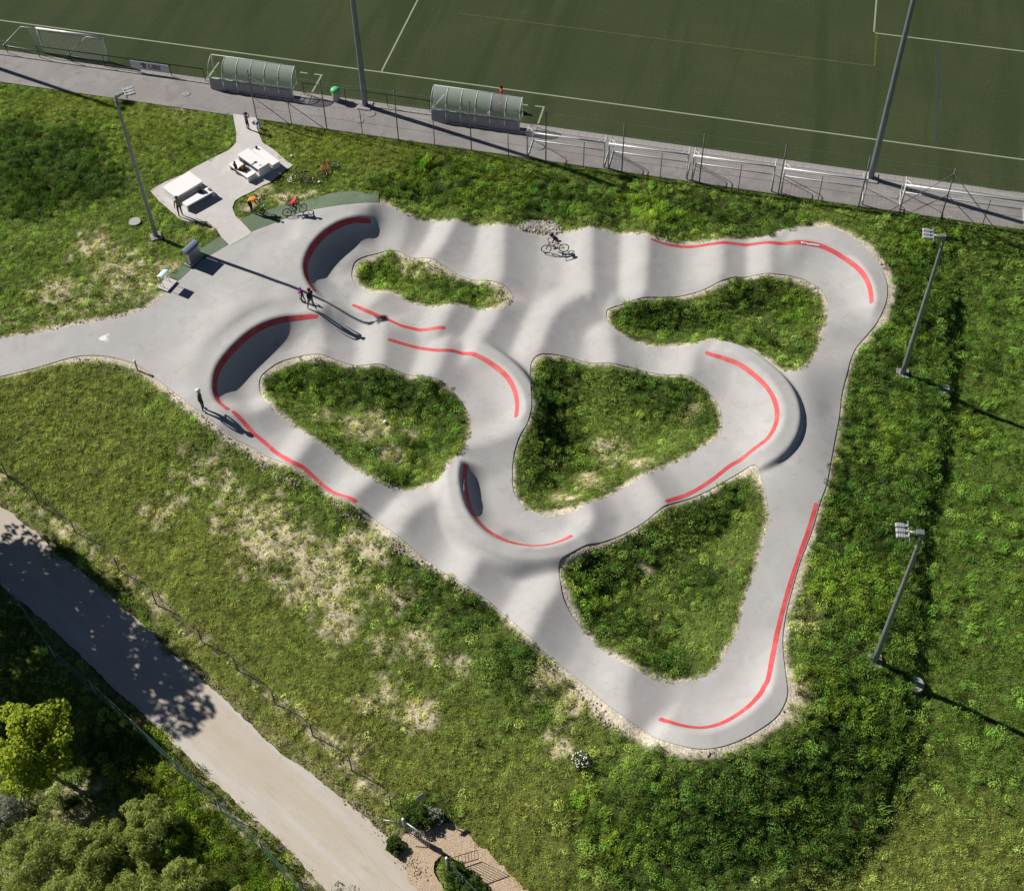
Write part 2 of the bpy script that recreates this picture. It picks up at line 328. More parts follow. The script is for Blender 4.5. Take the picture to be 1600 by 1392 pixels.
# ---- rollers: crest line in photo pixels, height, half width
rollers = [
 ([(716,346),(704,375),(686,405)],.36,1.35),([(790,350),(789,395),(786,442)],.36,1.5),([(786,484),(775,510),(752,542)],.30,1.3),([(926,352),(926,400),(926,462)],.36,1.5),
 ([(905,476),(878,492),(860,516),(849,552)],.36,1.5),([(1015,364),(1012,415),(1009,462)],.40,1.5),([(1130,376),(1130,434)],.30,1.5),
 ([(608,460),(592,476)],.26,1.3),([(712,479),(694,516)],.30,1.3),([(507,505),(509,528),(508,554)],.26,1.4),([(606,526),(601,572)],.30,1.4),([(700,551),(684,592)],.30,1.4),([(722,710),(765,700),(806,686)],.26,1.3),
 ([(921,792),(928,812),(920,836)],.28,1.0),([(1009,745),(1036,788)],.26,1.1),([(372,652),(400,654),(428,640)],.30,1.2),([(468,728),(490,698)],.34,1.3),([(555,786),(590,754)],.34,1.3),
 ([(628,840),(650,808),(692,789)],.34,1.4),([(737,914),(752,886),(772,862)],.40,1.5),([(836,1000),(850,966),(872,932)],.40,1.5),([(984,1126),(980,1085),(990,1045)],.26,1.5),
 ([(1262,569),(1318,584)],.22,1.4),([(1205,762),(1286,786)],.12,1.4),([(1161,966),(1224,978)],.12,1.4),([(1295,512),(1358,516)],.14,1.4),([(960,470),(960,478)],.15,1.2),
 ([(956,530),(962,568)],.26,1.2),([(1224,374),(1206,392),(1205,430)],.30,1.5),([(1110,544),(1089,560),(1081,592)],.30,1.5),([(640,340),(636,372)],.18,1.4)]
RZ = np.zeros((NY, NX))
for pts, A_, w_ in rollers:
    A_ *= 1.6; w_ *= 1.0
    wp = cat_rom([P(x, y)[:2] for x, y in pts], False, 5) if len(pts) > 2 else np.array([P(x, y)[:2] for x, y in pts])
    D, sg, _ = polydist(wp, w_*1.45)                    # gentle up the sunny side, crest, then a steep drop that runs out slowly
    tg = wp[-1]-wp[0]; lee = np.sign(-tg[1]*cos(SUN_AZ+pi)+tg[0]*sin(SUN_AZ+pi)) or 1
    up_ = 0.5*(1+np.cos(pi*np.clip(D/(w_*1.42), 0, 1))); dn = (1-np.clip(D/(w_*1.4), 0, 1))**1.35
    RZ = np.maximum(RZ, A_*np.where(sg*lee > 0, dn, up_))
def blur(A, k):
    for _ in range(k):
        A = A.copy(); A[1:-1] = (A[:-2]+2*A[1:-1]+A[2:])/4; A[:, 1:-1] = (A[:, :-2]+2*A[:, 1:-1]+A[:, 2:])/4
    return A
RZ = blur(RZ, 5)
# ---- berms: crest (x, y, height), inner wall width, deck width, outer fall width, which side is inside (+ left of travel)
berms = [
 ([(603,333,-.2),(590,334,.05),(570,334,.25),(541,339.5,.25),(516,351,.25),(495,368,.22),(480,388,.18),(472,410,.14),(474,430,.1),(484,449,.02),(500,465,-.12),(524,479,-.35),(548,488,-.65),(575,499,-.85)],1.8,.1,2.0,+1,(2.2,3.4),0),
 ([(524,503,-.4),(506,496,-.15),(490,492,-.05),(450,491,.1),(415,500,.2),(385,517,.22),(355,545,.2),(335,573,.16),(329,600,.12),(334,624,.02),(350,643,-.15),(368,655,-.35),(392,674,-.55)],1.95,.1,2.0,+1,(1.0,1.4),0),
 ([(719,546,-.75),(735,548,-.45),(752,552,-.3),(778,566,-.25),(802,589,-.2),(817,614,-.2),(821,638,-.25),(815,655,-.45),(808,672,-.7)],1.9,.6,.7,-1,(1.0,1.0),.12),
 ([(722,712,-.6),(718.5,721,-.1),(716,742,.1),(719,765,.12),(726,790,.05),(739,812,.0),(759,832,-.05),(784,846,-.1),(809,852.5,-.1),(835,855,-.15),(860,853,-.2),(885,846,-.3),(906,837,-.5),(922,829,-.8)],1.6,.55,.9,+1,(.5,.8),.08),
 ([(1098,543,-.85),(1112,545,-.45),(1137,549,-.15),(1162,558,.0),(1187,576,.08),(1207,596,.1),(1220,617,.1),(1226,640,.1),(1224,661,.08),(1215,680,.0),(1200,696,-.2),(1175,711,-.5),(1150,725,-.8)],2.1,.8,.28,-1,(.9,1.2),.12),
 ([(1208,379,-.7),(1239,375,-.2),(1269,374,.0),(1299,382,.05),(1325,395,.05),(1347,414,.05),(1363,438,.0),(1369,461,-.15),(1367,482,-.4),(1358,505,-.75)],2.2,.9,4.5,-1,(1.2,1.4),.08),
 ([(1014,1122,-.75),(1037,1132,-.35),(1066,1140,-.1),(1101,1143,-.02),(1137,1134,-.0),(1173,1112,-.0),(1195,1091,-.05),(1206,1073,-.15),(1212,1045,-.4),(1216,1005,-.7),(1222,970,-.9)],2.3,1.0,4.5,+1,(1.0,1.4),.08)]
BZ = np.zeros((NY, NX)); CREST = []
for bi, (pts, wi, dk, wo, side, tp, dd) in enumerate(berms):
    wp = np.array([G(x, y, z) for x, y, z in pts]); wp = cat_rom(wp, False, 6)
    s = np.r_[0, np.cumsum(np.hypot(*np.diff(wp[:, :2], axis=0).T))]
    tap = sst(s/tp[0])*sst((s[-1]-s)/tp[1])
    CREST.append((wp, s))
    D, sd_, V = polydist(wp[:, :2], max(wi+1.4, dk+wo)+.3, False, wp[:, 2]); _, _, TA = polydist(wp[:, :2], max(wi+1.4, dk+wo)+.3, False, tap)
    d = D*sd_*side
    inn = (1-np.clip((d-.02)/wi, 0, 1))**(2.0 if bi < 2 else 2.5)
    out = (1-sst((-d-dk)/wo))*(1-dd*np.clip(-d/dk, 0, 1))
    prof = np.where(d > 0.03, inn, np.where(d > -dk-wo, np.clip(out, 0, 1), 0))
    if bi < 2:                                        # the two big bowls drop from the plaza to the lane floor
        e_ = sst((d-wi*.8)/(wi*.2+1.2)); fl = -1.08*(1-e_)+HG*e_; ins_ = (d > 0) & (d < wi+1.2)
        BZ = np.where(ins_, TA*(V*prof+fl*(1-prof)-HG)+(1-TA)*BZ, np.maximum(BZ, TA*np.maximum(V-HG, 0)*prof))
    else: BZ = np.maximum(BZ, TA*np.maximum(V-HG, 0)*prof)
def blur(A, k):
    for _ in range(k):
        A = A.copy(); A[1:-1] = (A[:-2]+2*A[1:-1]+A[2:])/4; A[:, 1:-1] = (A[:, :-2]+2*A[:, 1:-1]+A[:, 2:])/4
    return A
BZ = blur(BZ, 1)
HT = HG+BZ+RZ*np.clip(1-np.abs(BZ)*1.5, 0, 1)

# ---- outlines of the asphalt (photo pixels)
outer = [(-90,547),(0,529),(60,521),(120,508),(180,498),(215,488),(240,476),(257,461),(278,438.5),(297,421.7),(314,408),(330,397),(345,389),(359.5,381),(391.8,362),(420,351),(451,339),(481,329),(521,321.5),(551,317.8),(575,316),(594,316.5),(604,321),
 (616,327),(631,335),(651,344),(674,346.5),(699,345),(719,346.5),(736.6,351.5),(756.7,354),(776.8,352.8),(799.4,355.3),(817,361.6),(837,368),(855,368.5),(876,366.8),(901.4,361.8),(926.6,358),(946.7,361.8),(976.8,367.3),(1005,367.5),(1017,371),(1032.5,377.5),(1055,382),(1077.5,382),(1100,378.5),(1122.5,375),(1150,374),(1175,374),(1205,370),(1220,362),(1242.5,357),(1287,356),(1310,360),(1330,370),(1355,390),(1377,420),(1386,447),(1384,472),(1374,496),(1362,514),(1350,528),(1336,545),(1328,564),
 (1324,580),(1319,598),(1315,615),(1311,650),(1304,687),(1297,725),(1291,757),(1281,784),(1276,803),(1265,838),(1249,880),(1236,926),(1227,962),(1222.5,1005),(1227,1052),(1230,1081),(1224,1102),(1209,1123),(1173,1147),(1137,1163),(1101,1169.5),(1066,1165),(1030,1154.5),(1008,1142),(986.5,1128),(950.6,1102),(922,1077),(893,1052),(864,1030.6),(850,1017),(825,992),(800,970),(772,945),(747,927),(722,910),(700,897),(677,882),(660,870),(640,852),(615,832),(590,815),(560,791),(534,778),(506,764.5),(487,747),(465,733),(437.5,720.5),(410,709),(391,697),(366,685),(347,671),(327.5,653),(316.5,645),
 (300,634),(275,615),(250,596),(230,580),(212.5,569),(187.5,561),(162.5,556),(137.5,555),(112.5,558),(87.5,565),(50,576),(0,588),(-90,606)]
isl = [
 [(549,428),(553,410.6),(565.6,401.8),(585.7,396.8),(605.8,391),(623.4,393),(641,401.8),(661,403),(681,406.8),(698.8,418),(716.4,429.5),(736.6,437),(761.7,438.3),(781.8,443),(794.4,450.8),(802.4,463.4),(799.4,476),(781.8,483.5),(756.7,484.8),(731.5,481),(711.4,477),(686,479.8),(666,479.8),(641,473.5),(616,461),(585.7,458.4),(565.6,450.8),(553,440.8)],
 [(404.5,605),(407,588.5),(418,577.5),(437.5,565),(465,557),(492.5,553),(514.5,558),(542,568),(569.5,570),(597,569),(616,577.5),(641,586),(671,588.5),(690.5,597),(707,610.5),(721,627),(732,646),(737,668),(732,690),(715,715),(696,737),(679.5,753.5),(660,763),(638,767),(613.5,762),(580.5,748),(547.5,729),(520,707),(492.5,687.5),(470.5,674),(448.5,657),(426.5,641),(410,621.5)],
 [(845,552.7),(833,561),(828,577),(829,607),(830,635),(825,656),(816,672.5),(806,695),(801,719),(800,742),(802,767),(810,782),(820,796),(835,802),(855,807),(880,805),(905,796),(943,780),(972,764.7),(1001,747),(1030,734),(1060,722),(1087,706),(1112,690),(1125,680),(1129,660),(1126,640),(1115,620),(1100,602),(1085,592),(1070,586),(1037,585),(1012,581),(987.5,574),(961,568),(924,567),(897.5,560.6),(871,554)],
 [(947,487.5),(954,481),(980,473),(1010,464),(1040,464),(1070,461),(1100,452),(1126,439),(1145,433),(1175,431),(1209,427.5),(1235,431),(1261,439),(1284,454),(1294,472.5),(1294,495),(1287.5,514),(1282,536),(1272.5,559),(1254,575.6),(1231,581),(1216,576),(1194,558),(1167.5,544),(1137.5,534),(1107.5,534),(1070,542),(1040,544),(1010,540),(984,530.6),(961,515.6),(950,502.5)],
 [(874.4,876),(873.7,901),(878.7,930),(889.5,955),(907.5,980),(932.6,1009),(957.8,1027),(993.7,1046.7),(1022.5,1059),(1051,1066),(1080,1064.7),(1105,1055.7),(1123,1041),(1133.9,1023),(1144.7,1001.8),(1155.4,980),(1160.8,951.5),(1166,930),(1180.6,894),(1189.6,858),(1198.5,829),(1202,807.8),(1197,772),(1190,745),(1184,729),(1173,727),(1152,740),(1130,753),(1101.5,768.5),(1072.8,780),(1044,787.5),(1026,799),(1001,818.6),(975.8,833),(947,844.5),(918,850),(893,862.5)]]
def wpoly(px, smooth=True):
    q = [P(x, y, HT)[:2] for x, y in px]; return cat_rom(q, True, 3) if smooth else np.array(q)
ROAD = wpoly([(-90,722),(0,789),(34,815),(57,832),(86,861),(129,895),(172,930),(230,982),(259,1010),(316,1062),(359,1100),(420,1160),(468,1195),(523,1237),(575,1278),(610,1310),(650,1352),(690,1396),(760,1480),(640,1500),(560,1440),(500,1381),(437,1312),(375,1259),(312,1200),(272,1162),(219,1109),(187,1085),(155,1053),(100,999),(52,956),(0,914),(-90,846)])
PLAZA = wpoly([(363.7,178),(385,182),(402,185),(401,200),(410,223),(429,235),(440.5,246),(458,259),(446,266),(423,285),(407,292),(396,299),(379,306.5),(367,314),(363,325),(368,338),(374,343),(391.8,362),(392,366),(359.5,384),(346,371),(338,358),(323,346),(300,348),(282,344),(266,329.5),(249,315),(234,298),(260,283.6),(285,273.5),(306,260.6),(335,246),(358,235),(369,223),(369,207),(366.5,193)], False)
CHIP = wpoly([(640,1300),(660,1287),(690,1283),(712,1290),(738,1308),(765,1335),(800,1370),(840,1410),(790,1430),(762,1395),(735,1362),(712,1340),(693,1336),(680,1352),(682,1375),(700,1400),(660,1400),(632,1360),(612,1326)])
PADS = [wpoly(q, False) for q in ([(262,430),(278,420.5),(290,413),(299,420),(279,440)], [(311,390),(330,378),(346,369),(359.5,380.7),(330.6,398),(318,408)],
        [(374,343),(398,334),(430,325),(455,319),(483.5,311.5),(521,301.4),(551.4,298.5),(591.6,302.7),(592,318),(551,319.5),(521,323.5),(481,331),(451,341),(392,363.5)])]
BANK = wpoly([(1474,340),(1470,450),(1465,520),(1462,600),(1450,700),(1430,780),(1415,880),(1407,1000),(1400,1100),(1372,1200),(1310,1300),(1220,1372),(1120,1470),(1120,1900),(2600,1900),(2600,340)])
STEP = .62*sst(sdf_poly(BANK)/1.5)*sst((-tt-2.0)/4)
OUTER = cat_rom([P(x, y, HT)[:2] for x, y in outer], True, 3)
ISL = [cat_rom([P(x, y, HT)[:2] for x, y in i_], True, 3) for i_ in isl]
SD_OUT = sdf_poly(OUTER)
SD_ISL = [sdf_poly(i_) for i_ in ISL]
SD_T = SD_OUT.copy()
for s_ in SD_ISL: SD_T = np.minimum(SD_T, -s_)
# hollows inside the islands (grass sits lower than the asphalt)
HGR = HT-STEP
for s_, dep, wd in zip(SD_ISL, (.25, .8, .85, .7, .85), (1.2, 2.6, 2.8, 2.4, 2.8)):
    HGR = HGR - dep*sst((s_-.15)/wd)
def fbm(n0, seed, oct_=4, fall=.5):
    r = np.random.default_rng(seed); out = np.zeros((NY, NX)); amp = 1; tot = 0; cell = n0
    for _ in range(oct_):
        ny, nx = int((GY1-GY0)/cell)+3, int((GX1-GX0)/cell)+3; L_ = r.random((ny, nx))
        x = (XX-GX0)/cell; y = (YY-GY0)/cell; i = x.astype(int); j = y.astype(int); fx = sst(x-i); fy = sst(y-j)
        out += amp*((L_[j, i]*(1-fx)+L_[j, i+1]*fx)*(1-fy)+(L_[j+1, i]*(1-fx)+L_[j+1, i+1]*fx)*fy); tot += amp; amp *= fall; cell /= 2
    return out/tot
N1 = fbm(6.0, 1, 5, .6); N2 = fbm(1.6, 2, 4, .6); N3 = fbm(.5, 3, 3, .6)
SD_ROAD = sdf_poly(ROAD); SD_PLAZA = sdf_poly(PLAZA); SD_CHIP = sdf_poly(CHIP); SD_PAD = np.maximum.reduce([sdf_poly(q) for q in PADS])
rough_mask = sst(-SD_T/1.2)*(1-sst((tt+.6)/.6))*sst(-SD_ROAD/.8)*sst(-np.maximum(SD_PLAZA, SD_PAD)/.6)*sst(-SD_CHIP/.6)
HGR += rough_mask*((N2-.5)*.22+(N3-.5)*.10)

# ---- clip the grid to a region and make a mesh
def region(name, Sd, Z, mats, kind=None, skirt=0.0, skirt_mat=1, parent=None, step=1, smooth=True):
    sl = slice(None, None, step)
    S_, Z_, X_, Y_ = Sd[sl, sl], Z[sl, sl], XX[sl, sl], YY[sl, sl]; ny, nx = S_.shape
    S_ = np.where(np.abs(S_) < 1e-5, 1e-5, S_)
    ins = S_ > 0; cellc = ins[:-1, :-1].astype(int)+ins[1:, :-1]+ins[:-1, 1:]+ins[1:, 1:]
    full = np.argwhere(cellc == 4); part = np.argwhere((cellc > 0) & (cellc < 4))
    idx = np.full((ny, nx), -1); vs_ = []; cnt = 0
    need = np.zeros((ny, nx), bool)
    for dj, di in ((0, 0), (1, 0), (0, 1), (1, 1)):
        need[full[:, 0]+dj, full[:, 1]+di] = True
        need[part[:, 0]+dj, part[:, 1]+di] = True
    need &= ins; ids = np.argwhere(need); idx[ids[:, 0], ids[:, 1]] = np.arange(len(ids))
    V = np.c_[X_[need], Y_[need], Z_[need]]
    quads = np.c_[idx[full[:, 0], full[:, 1]], idx[full[:, 0], full[:, 1]+1], idx[full[:, 0]+1, full[:, 1]+1], idx[full[:, 0]+1, full[:, 1]]]
    ex = {}; EV = []; base = len(V); polys = []; segs = []
    def ev(a, b):
        k = (a, b) if a < b else (b, a)
        if k in ex: return ex[k]
        sa, sb = S_[a], S_[b]; t = sa/(sa-sb)
        EV.append((X_[a]+t*(X_[b]-X_[a]), Y_[a]+t*(Y_[b]-Y_[a]), Z_[a]+t*(Z_[b]-Z_[a]))); ex[k] = base+len(EV)-1; return ex[k]
    for j, i in part:
        c = ((j, i), (j, i+1), (j+1, i+1), (j+1, i))
        for tri in ((c[0], c[1], c[2]), (c[0], c[2], c[3])):
            po = []; cut = []
            for q in range(3):
                a, b = tri[q], tri[(q+1) % 3]
                if ins[a]: po.append(int(idx[a]))
                if ins[a] != ins[b]:
                    e = ev(a, b); po.append(e); cut.append((e, ins[a]))
            if len(po) >= 3:
                polys.append(po)
                if len(cut) == 2:
                    s0 = [e for e, o_ in cut if o_][0]; s1 = [e for e, o_ in cut if not o_][0]; segs.append((s0, s1))
    V = np.vstack([V, np.array(EV).reshape(-1, 3)]) if EV else V
    mi = [0]*(len(quads)+len(polys)); sk = []
    if skirt:
        m = {}; extra = []; nb = len(V)
        for a, b in segs:
            for q in (a, b):
                if q not in m: m[q] = nb+len(extra); extra.append((V[q][0], V[q][1], V[q][2]-skirt)); 
            sk.append([b, a, m[a], m[b]])
        # separate copies of the rim so the skirt stays sharp
        rim = {}; ex2 = []
        for f in sk:
            for q in (0, 1):
                if f[q] not in rim: rim[f[q]] = nb+len(extra)+len(ex2); ex2.append(V[f[q]])
                f[q] = rim[f[q]]
        V = np.vstack([V, np.array(extra), np.array(ex2)]); mi += [skirt_mat]*len(sk)
    faces = quads.tolist()+polys+sk
    me = bpy.data.meshes.new(name); me.from_pydata(V.tolist(), [], faces)
    for m_ in (mats if isinstance(mats, list) else [mats]): me.materials.append(m_)
    me.polygons.foreach_set('material_index', mi); me.polygons.foreach_set('use_smooth', [smooth]*len(faces)); me.update()
    o = link(name, me, parent)
    if kind: o['kind'] = kind
    return o
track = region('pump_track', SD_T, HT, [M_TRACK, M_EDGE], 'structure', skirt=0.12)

# ---- red lines
stripes = {
 'b': [(550.5,476),(573,486),(598,496),(623.4,507.4),(646,513.7),(668.7,515),(696,512.4)],
 'd': [(363,642),(378.4,657),(396,677),(410,688.5),(429,705),(454,720.5),(476,732),(490,745.5),(509,762),(531,774),(557,785)],
 'e': [(606,530),(631,537.6),(656,544),(686,547.6),(711.4,549),(734,552.7),(756.7,561.5),(776.8,575),(794.4,591.6),(804.4,611.7),(808,632),(806.5,652)],
 'h': [(1017,373),(1040,381),(1070,386),(1096,384),(1119,380.5),(1145,380.6),(1175,382),(1212,380),(1250,379),(1280,384),(1306,395.6),(1332,412.5),(1349,429),(1359,450),(1362,474)],
 'i': [(1276,786),(1263,829),(1249,869),(1236,908),(1225.5,944),(1214.7,987),(1207.5,1023),(1200,1061)]}
lines = [np.array([P(x, y, HT)[:2] for x, y in v_]) for v_ in stripes.values()]
def crest_off(k, off, s0, s1, extra=()):               # a line that follows a berm crest on its inner side
    wp, s = CREST[k]; side = berms[k][4]; m = (s > s0) & (s < s[-1]-s1); q = wp[:, :2]
    tg = np.gradient(q, axis=0); tg /= np.hypot(tg[:, 0], tg[:, 1])[:, None]; nr = np.c_[-tg[:, 1], tg[:, 0]]*side
    q = (q+nr*off)[m]
    return np.vstack([q]+[np.array([P(x, y, HT)[:2]]) for x, y in extra]) if extra else q
lines.append(crest_off(0, .19, 1.0, 3.6)); lines.append(crest_off(1, .19, .9, 1.5))
lines.append(crest_off(3, .30, .5, .9))
lines.append(crest_off(4, .38, .45, 2.0, ((1160,716),(1140,728),(1112,750),(1087,766),(1062,777),(1040,783.5))))
lines[4] = np.vstack([lines[4], crest_off(6, .34, .2, 3.8)[::-1]])
for q in lines:
    if len(q) > 90: q = q[::3]
    D, _, _ = polydist(cat_rom(q, False, 5), 1.0)
    sd_ = np.minimum(.112-D+(N3-.5)*.03, SD_T-.03)
    for a_, b_ in ((q[0], q[1]), (q[-1], q[-2])):       # square ends
        u_ = (b_-a_)/np.hypot(*(b_-a_)); near = np.hypot(XX-a_[0], YY-a_[1]) < .6; sd_ = np.where(near, np.minimum(sd_, (XX-a_[0])*u_[0]+(YY-a_[1])*u_[1]), sd_)
    region('red_line', sd_, HT+.006, M_RED, parent=track)
# ================================================================ GROUND
def blobs(L_, soft=1.0):
    A = np.zeros((NY, NX))
    for x, y, r in L_:
        c = P(x, y, HT); R = r*2.2; w_ = win(c[0]-R, c[0]+R, c[1]-R, c[1]+R)
        A[w_] = np.maximum(A[w_], np.exp(-((XX[w_]-c[0])**2+(YY[w_]-c[1])**2)/(r*r)*soft))
    return A
def along(px, r, step=1.0):
    out = []
    for (x0, y0), (x1, y1) in zip(px[:-1], px[1:]):
        n = max(1, int(hypot(x1-x0, y1-y0)/(24*step)))
        out += [(x0+(x1-x0)*i/n, y0+(y1-y0)*i/n, r) for i in range(n)]
    return out+[(*px[-1], r)]
dry_ = blobs([(170,425,3.2),(100,470,3),(235,440,2),(40,500,2.6),(150,380,1.6),(410,300,1.1),(440,306,1.0),(385,322,.8),(290,372,.8),(320,352,.8),(480,300,1.0),
   (430,850,2.4),(480,895,2.4),(350,760,1.8),(540,960,2.0),(600,1010,1.6),(660,1000,1.6),(690,1025,1.1),(300,740,1.9),(620,935,1.5),(590,1070,1.5),(400,810,2),(520,930,2),(720,1040,1.4),(260,790,1.6),(560,830,1.2),(580,870,1),(640,1120,1.4),(560,1160,.9),
   (560,655,1.5),(500,640,.9),(610,700,1.0),(640,665,.7),(960,690,1.3),(920,745,1.1),(1000,715,.9),(880,775,1.0),(1080,640,.8),(1030,960,.7),(1010,880,.7),(1120,740,.7),(900,1095,1.3),(870,1150,1.1),(850,1060,1.1),(960,1100,1.0),
   (290,170,1.6),(260,140,1.4),(100,1290,3),(650,405,1.1),(680,415,.9),(780,465,.9),(1290,700,.9),(1262,960,1.0),(1245,1090,1.1)]
   + along([(0,748),(150,862),(300,985),(500,1150),(620,1270)], .5) + along([(330,1240),(500,1390)], .7))
N4 = fbm(.42, 4, 2, .5)
dry = np.clip(dry_*1.05-.37+(N1-.5)*.9+(N2-.5)*1.3, 0, 1)*sst(dry_*3)
spk = np.clip(dry*1.0+(N4-.55)*2.3, 0, .95)*sst(dry*3)       # open sand between the tufts
lush_ = blobs([(60,260,4.2),(110,235,2.6),(150,285,2.2),(0,220,3),(60,310,2)] + along([(600,285),(760,312),(940,320),(1120,338),(1230,345)], 1.5) + along([(660,262),(900,300)], 1.0)
   + along([(1480,380),(1460,450),(1452,520),(1447,600),(1436,700),(1418,780),(1403,880),(1395,1000),(1386,1100),(1358,1200),(1300,1300)], 1.1) + along([(1440,400),(1420,480),(1400,600),(1380,750),(1350,900),(1330,1050),(1300,1180),(1180,1250),(1050,1260),(960,1270)], 2.2) + along([(1380,1150),(1300,1290),(1150,1330),(1000,1340)], 2.2) + along([(1350,640),(1330,780),(1300,950)], 1.6)
   + along([(480,583),(560,596),(640,612),(700,632)], 1.3) + [(440,600,1.0),(640,690,1.4),(700,680,1.3),(620,735,1.0),(590,690,.8),(860,620,1.5),(865,680,1.5),(880,580,1.2),(840,740,.8),(1060,615,1.5),(1010,600,1.2),(900,705,1.2),(1100,650,.8),(1000,490,1.4),(1060,500,1.6),(1170,460,1.5),(1240,480,1.5),(1250,540,1.2),(1120,500,1.5),(1190,520,1.2),
     (930,900,1.6),(950,960,1.6),(1050,1030,1.5),(1100,900,1.6),(1110,800,1.3),(1020,980,1.4),(1150,770,1.0),(1000,850,1.2),(610,428,1.2),(580,425,1.0),(720,455,1.3),(690,450,1.0),(660,920,1.8),(730,960,1.5),(800,1030,1.8),(860,1100,1.4),(580,790,1.4),(1520,650,1.6),(1560,560,1.6),
     (650,1275,1.0),(680,1268,1.0),(720,1372,1.1),(735,1388,1.2),(200,1180,2),(300,1290,2.5),(150,1340,3),(60,1300,2.5),(400,1370,1.6),(230,1140,1.2)]
   + along([(60,850),(200,960),(260,1020)], .8))
lush = np.clip(lush_*1.5-.25+(N1-.5)*.8+(N2-.5)*.5, 0, 1)*sst(lush_*3)*(1-.5*dry)
yel = np.clip(blobs([(100,660,5),(250,900,5),(350,1030,4.5),(480,1150,4.5),(620,1200,4),(150,750,4),(50,600,3),(250,180,3),(120,160,3),(500,225,2.5),(600,240,2),(800,1330,4),(1350,1380,4),(1500,1350,4),(420,200,1.5),(60,1380,3),(300,1330,1.5)])*1.3+(N1-.5)*.6, 0, 1)
edge = -SD_T
fr_w = .02+.6*np.clip(N1*3-1.45, 0, 1)+.35*np.clip(blobs(along([(1290,352),(1380,395),(1400,450),(1375,530)], 1.0)+along([(1230,1090),(1180,1155),(1070,1180),(960,1140),(900,1080)], 1.0)+along([(120,560),(230,590),(330,670),(400,715)], 1.1)+along([(240,470),(200,490),(80,515)], 1.0)+[(600,330,1.2),(625,340,.8),(850,357,.9),(820,352,.8),(640,398,.8),(680,410,.8),(795,465,.9),(1060,548,1),(1110,540,1),(1190,560,.8),(875,795,1.1),(1175,735,.9),(915,850,1.0),(620,845,1.4),(650,875,1.2),(1300,600,.7),(1310,560,.8),(490,556,.6),(640,400,.7)]), 0, 1)*1.4
fringe = 1-sst((edge-fr_w*.55-(N3-.5)*.25)/.28)
bare = np.clip(np.maximum(fringe, spk), 0, 1)
hard = np.maximum.reduce([SD_ROAD+(N3-.5)*.45+(N2-.5)*.2, SD_PLAZA+.04, SD_PAD+.04, SD_CHIP+(N3-.5)*.6, tt+.05+(N3-.5)*.25, SD_T])
veg = (hard < .0)
GZ = np.where(SD_T > .25, HT-.35, HGR-.035)
GZ = np.where(SD_ROAD > -.9, HGR-.12, GZ); GZ = np.where(tt > -.03, -.07, GZ)
def c3(*c): return np.array(c)
def mixc(A, B, f): return A*(1-f[..., None])+B*f[..., None]
# what the ground is made of: soil, moss and thatch, sand
soil = np.broadcast_to(c3(.075, .098, .022), (NY, NX, 3))
soil = mixc(soil, c3(.115, .125, .027), yel*.8)
soil = mixc(soil, c3(.030, .042, .011), lush*.8)
soil = mixc(soil, c3(.46, .40, .27), np.clip(spk, 0, 1))
soil = mixc(soil, c3(.46, .41, .32), np.clip(fringe, 0, 1))
soil = mixc(soil, c3(.30, .24, .165), np.clip(sst((SD_ROAD+1.0)/1.0)*.6*(N3*1.5), 0, 1))
soil = np.clip(soil*(.78+.44*N3[..., None])*1.15, 0, .6)
leaf = np.broadcast_to(c3(.155, .215, .046), (NY, NX, 3))
leaf = mixc(leaf, c3(.195, .228, .060), yel)
lushc = mixc(np.broadcast_to(c3(.068, .122, .022), (NY, NX, 3)), c3(.185, .28, .032), np.clip((N1-.50)*2.6+(N2-.5)*1.6, 0, 1))
leaf = mixc(leaf, lushc, lush)
leaf = mixc(leaf, c3(.26, .245, .10), np.clip(dry*.7*(N2*1.7), 0, .7))
leaf = leaf*np.where(lush > .3, 1.15, 1.4)[..., None]
leaf = leaf*((.62+.5*N3+.26*N4)*1.55)[..., None]
mound = sst(blobs([(20,225,2.6),(60,260,3.0),(100,225,2.2),(125,265,2.0),(150,290,1.6),(60,310,2.0),(10,300,2.2)])*2.4-.6)
lush = np.maximum(lush, mound); leaf = mixc(leaf, c3(.085, .165, .03)*(.55+.9*N2[..., None]), mound*.85)
# right lawn and hillside: bluer green
rl = blobs([(1520,500,6),(1560,800,7),(1520,650,6),(1500,950,6),(1420,620,4),(1540,1100,5)])
leaf = mixc(leaf, c3(.175, .325, .05)*(.6+.8*N3[..., None]), np.clip(rl*1.2*(1-lush)*(1-dry), 0, .8))
leaf = mixc(leaf, c3(.19, .29, .022), np.clip(blobs([(260,1200,2.5),(350,1290,2.5),(230,1130,1.5),(420,1370,2)])*1.2, 0, .85))
leaf = mixc(leaf, c3(.24, .36, .035), np.clip(blobs([(60,150,3),(150,180,3),(230,200,3),(300,230,2),(520,225,3),(640,245,2.5),(760,265,2.5)])*.9*(1-mound), 0, .7))
px_margin = np.zeros((NY, NX), bool)
CORN = np.array([G(x, y, -1)[:2] for x, y in ((-170, 60), (1770, 330), (1720, 1460), (-120, 1460))])
infr = sdf_poly(CORN, 1.0) > 0
st2 = slice(None, None, 2)
def vattr(me, name, A, kind='FLOAT'):
    a = me.attributes.new(name, kind, 'POINT')
    if kind == 'FLOAT': a.data.foreach_set('value', np.ascontiguousarray(A, dtype=np.float32).ravel())
    else:
        q = np.ones((A.shape[0], 4), np.float32); q[:, :3] = A; a.data.foreach_set('color', q.ravel())
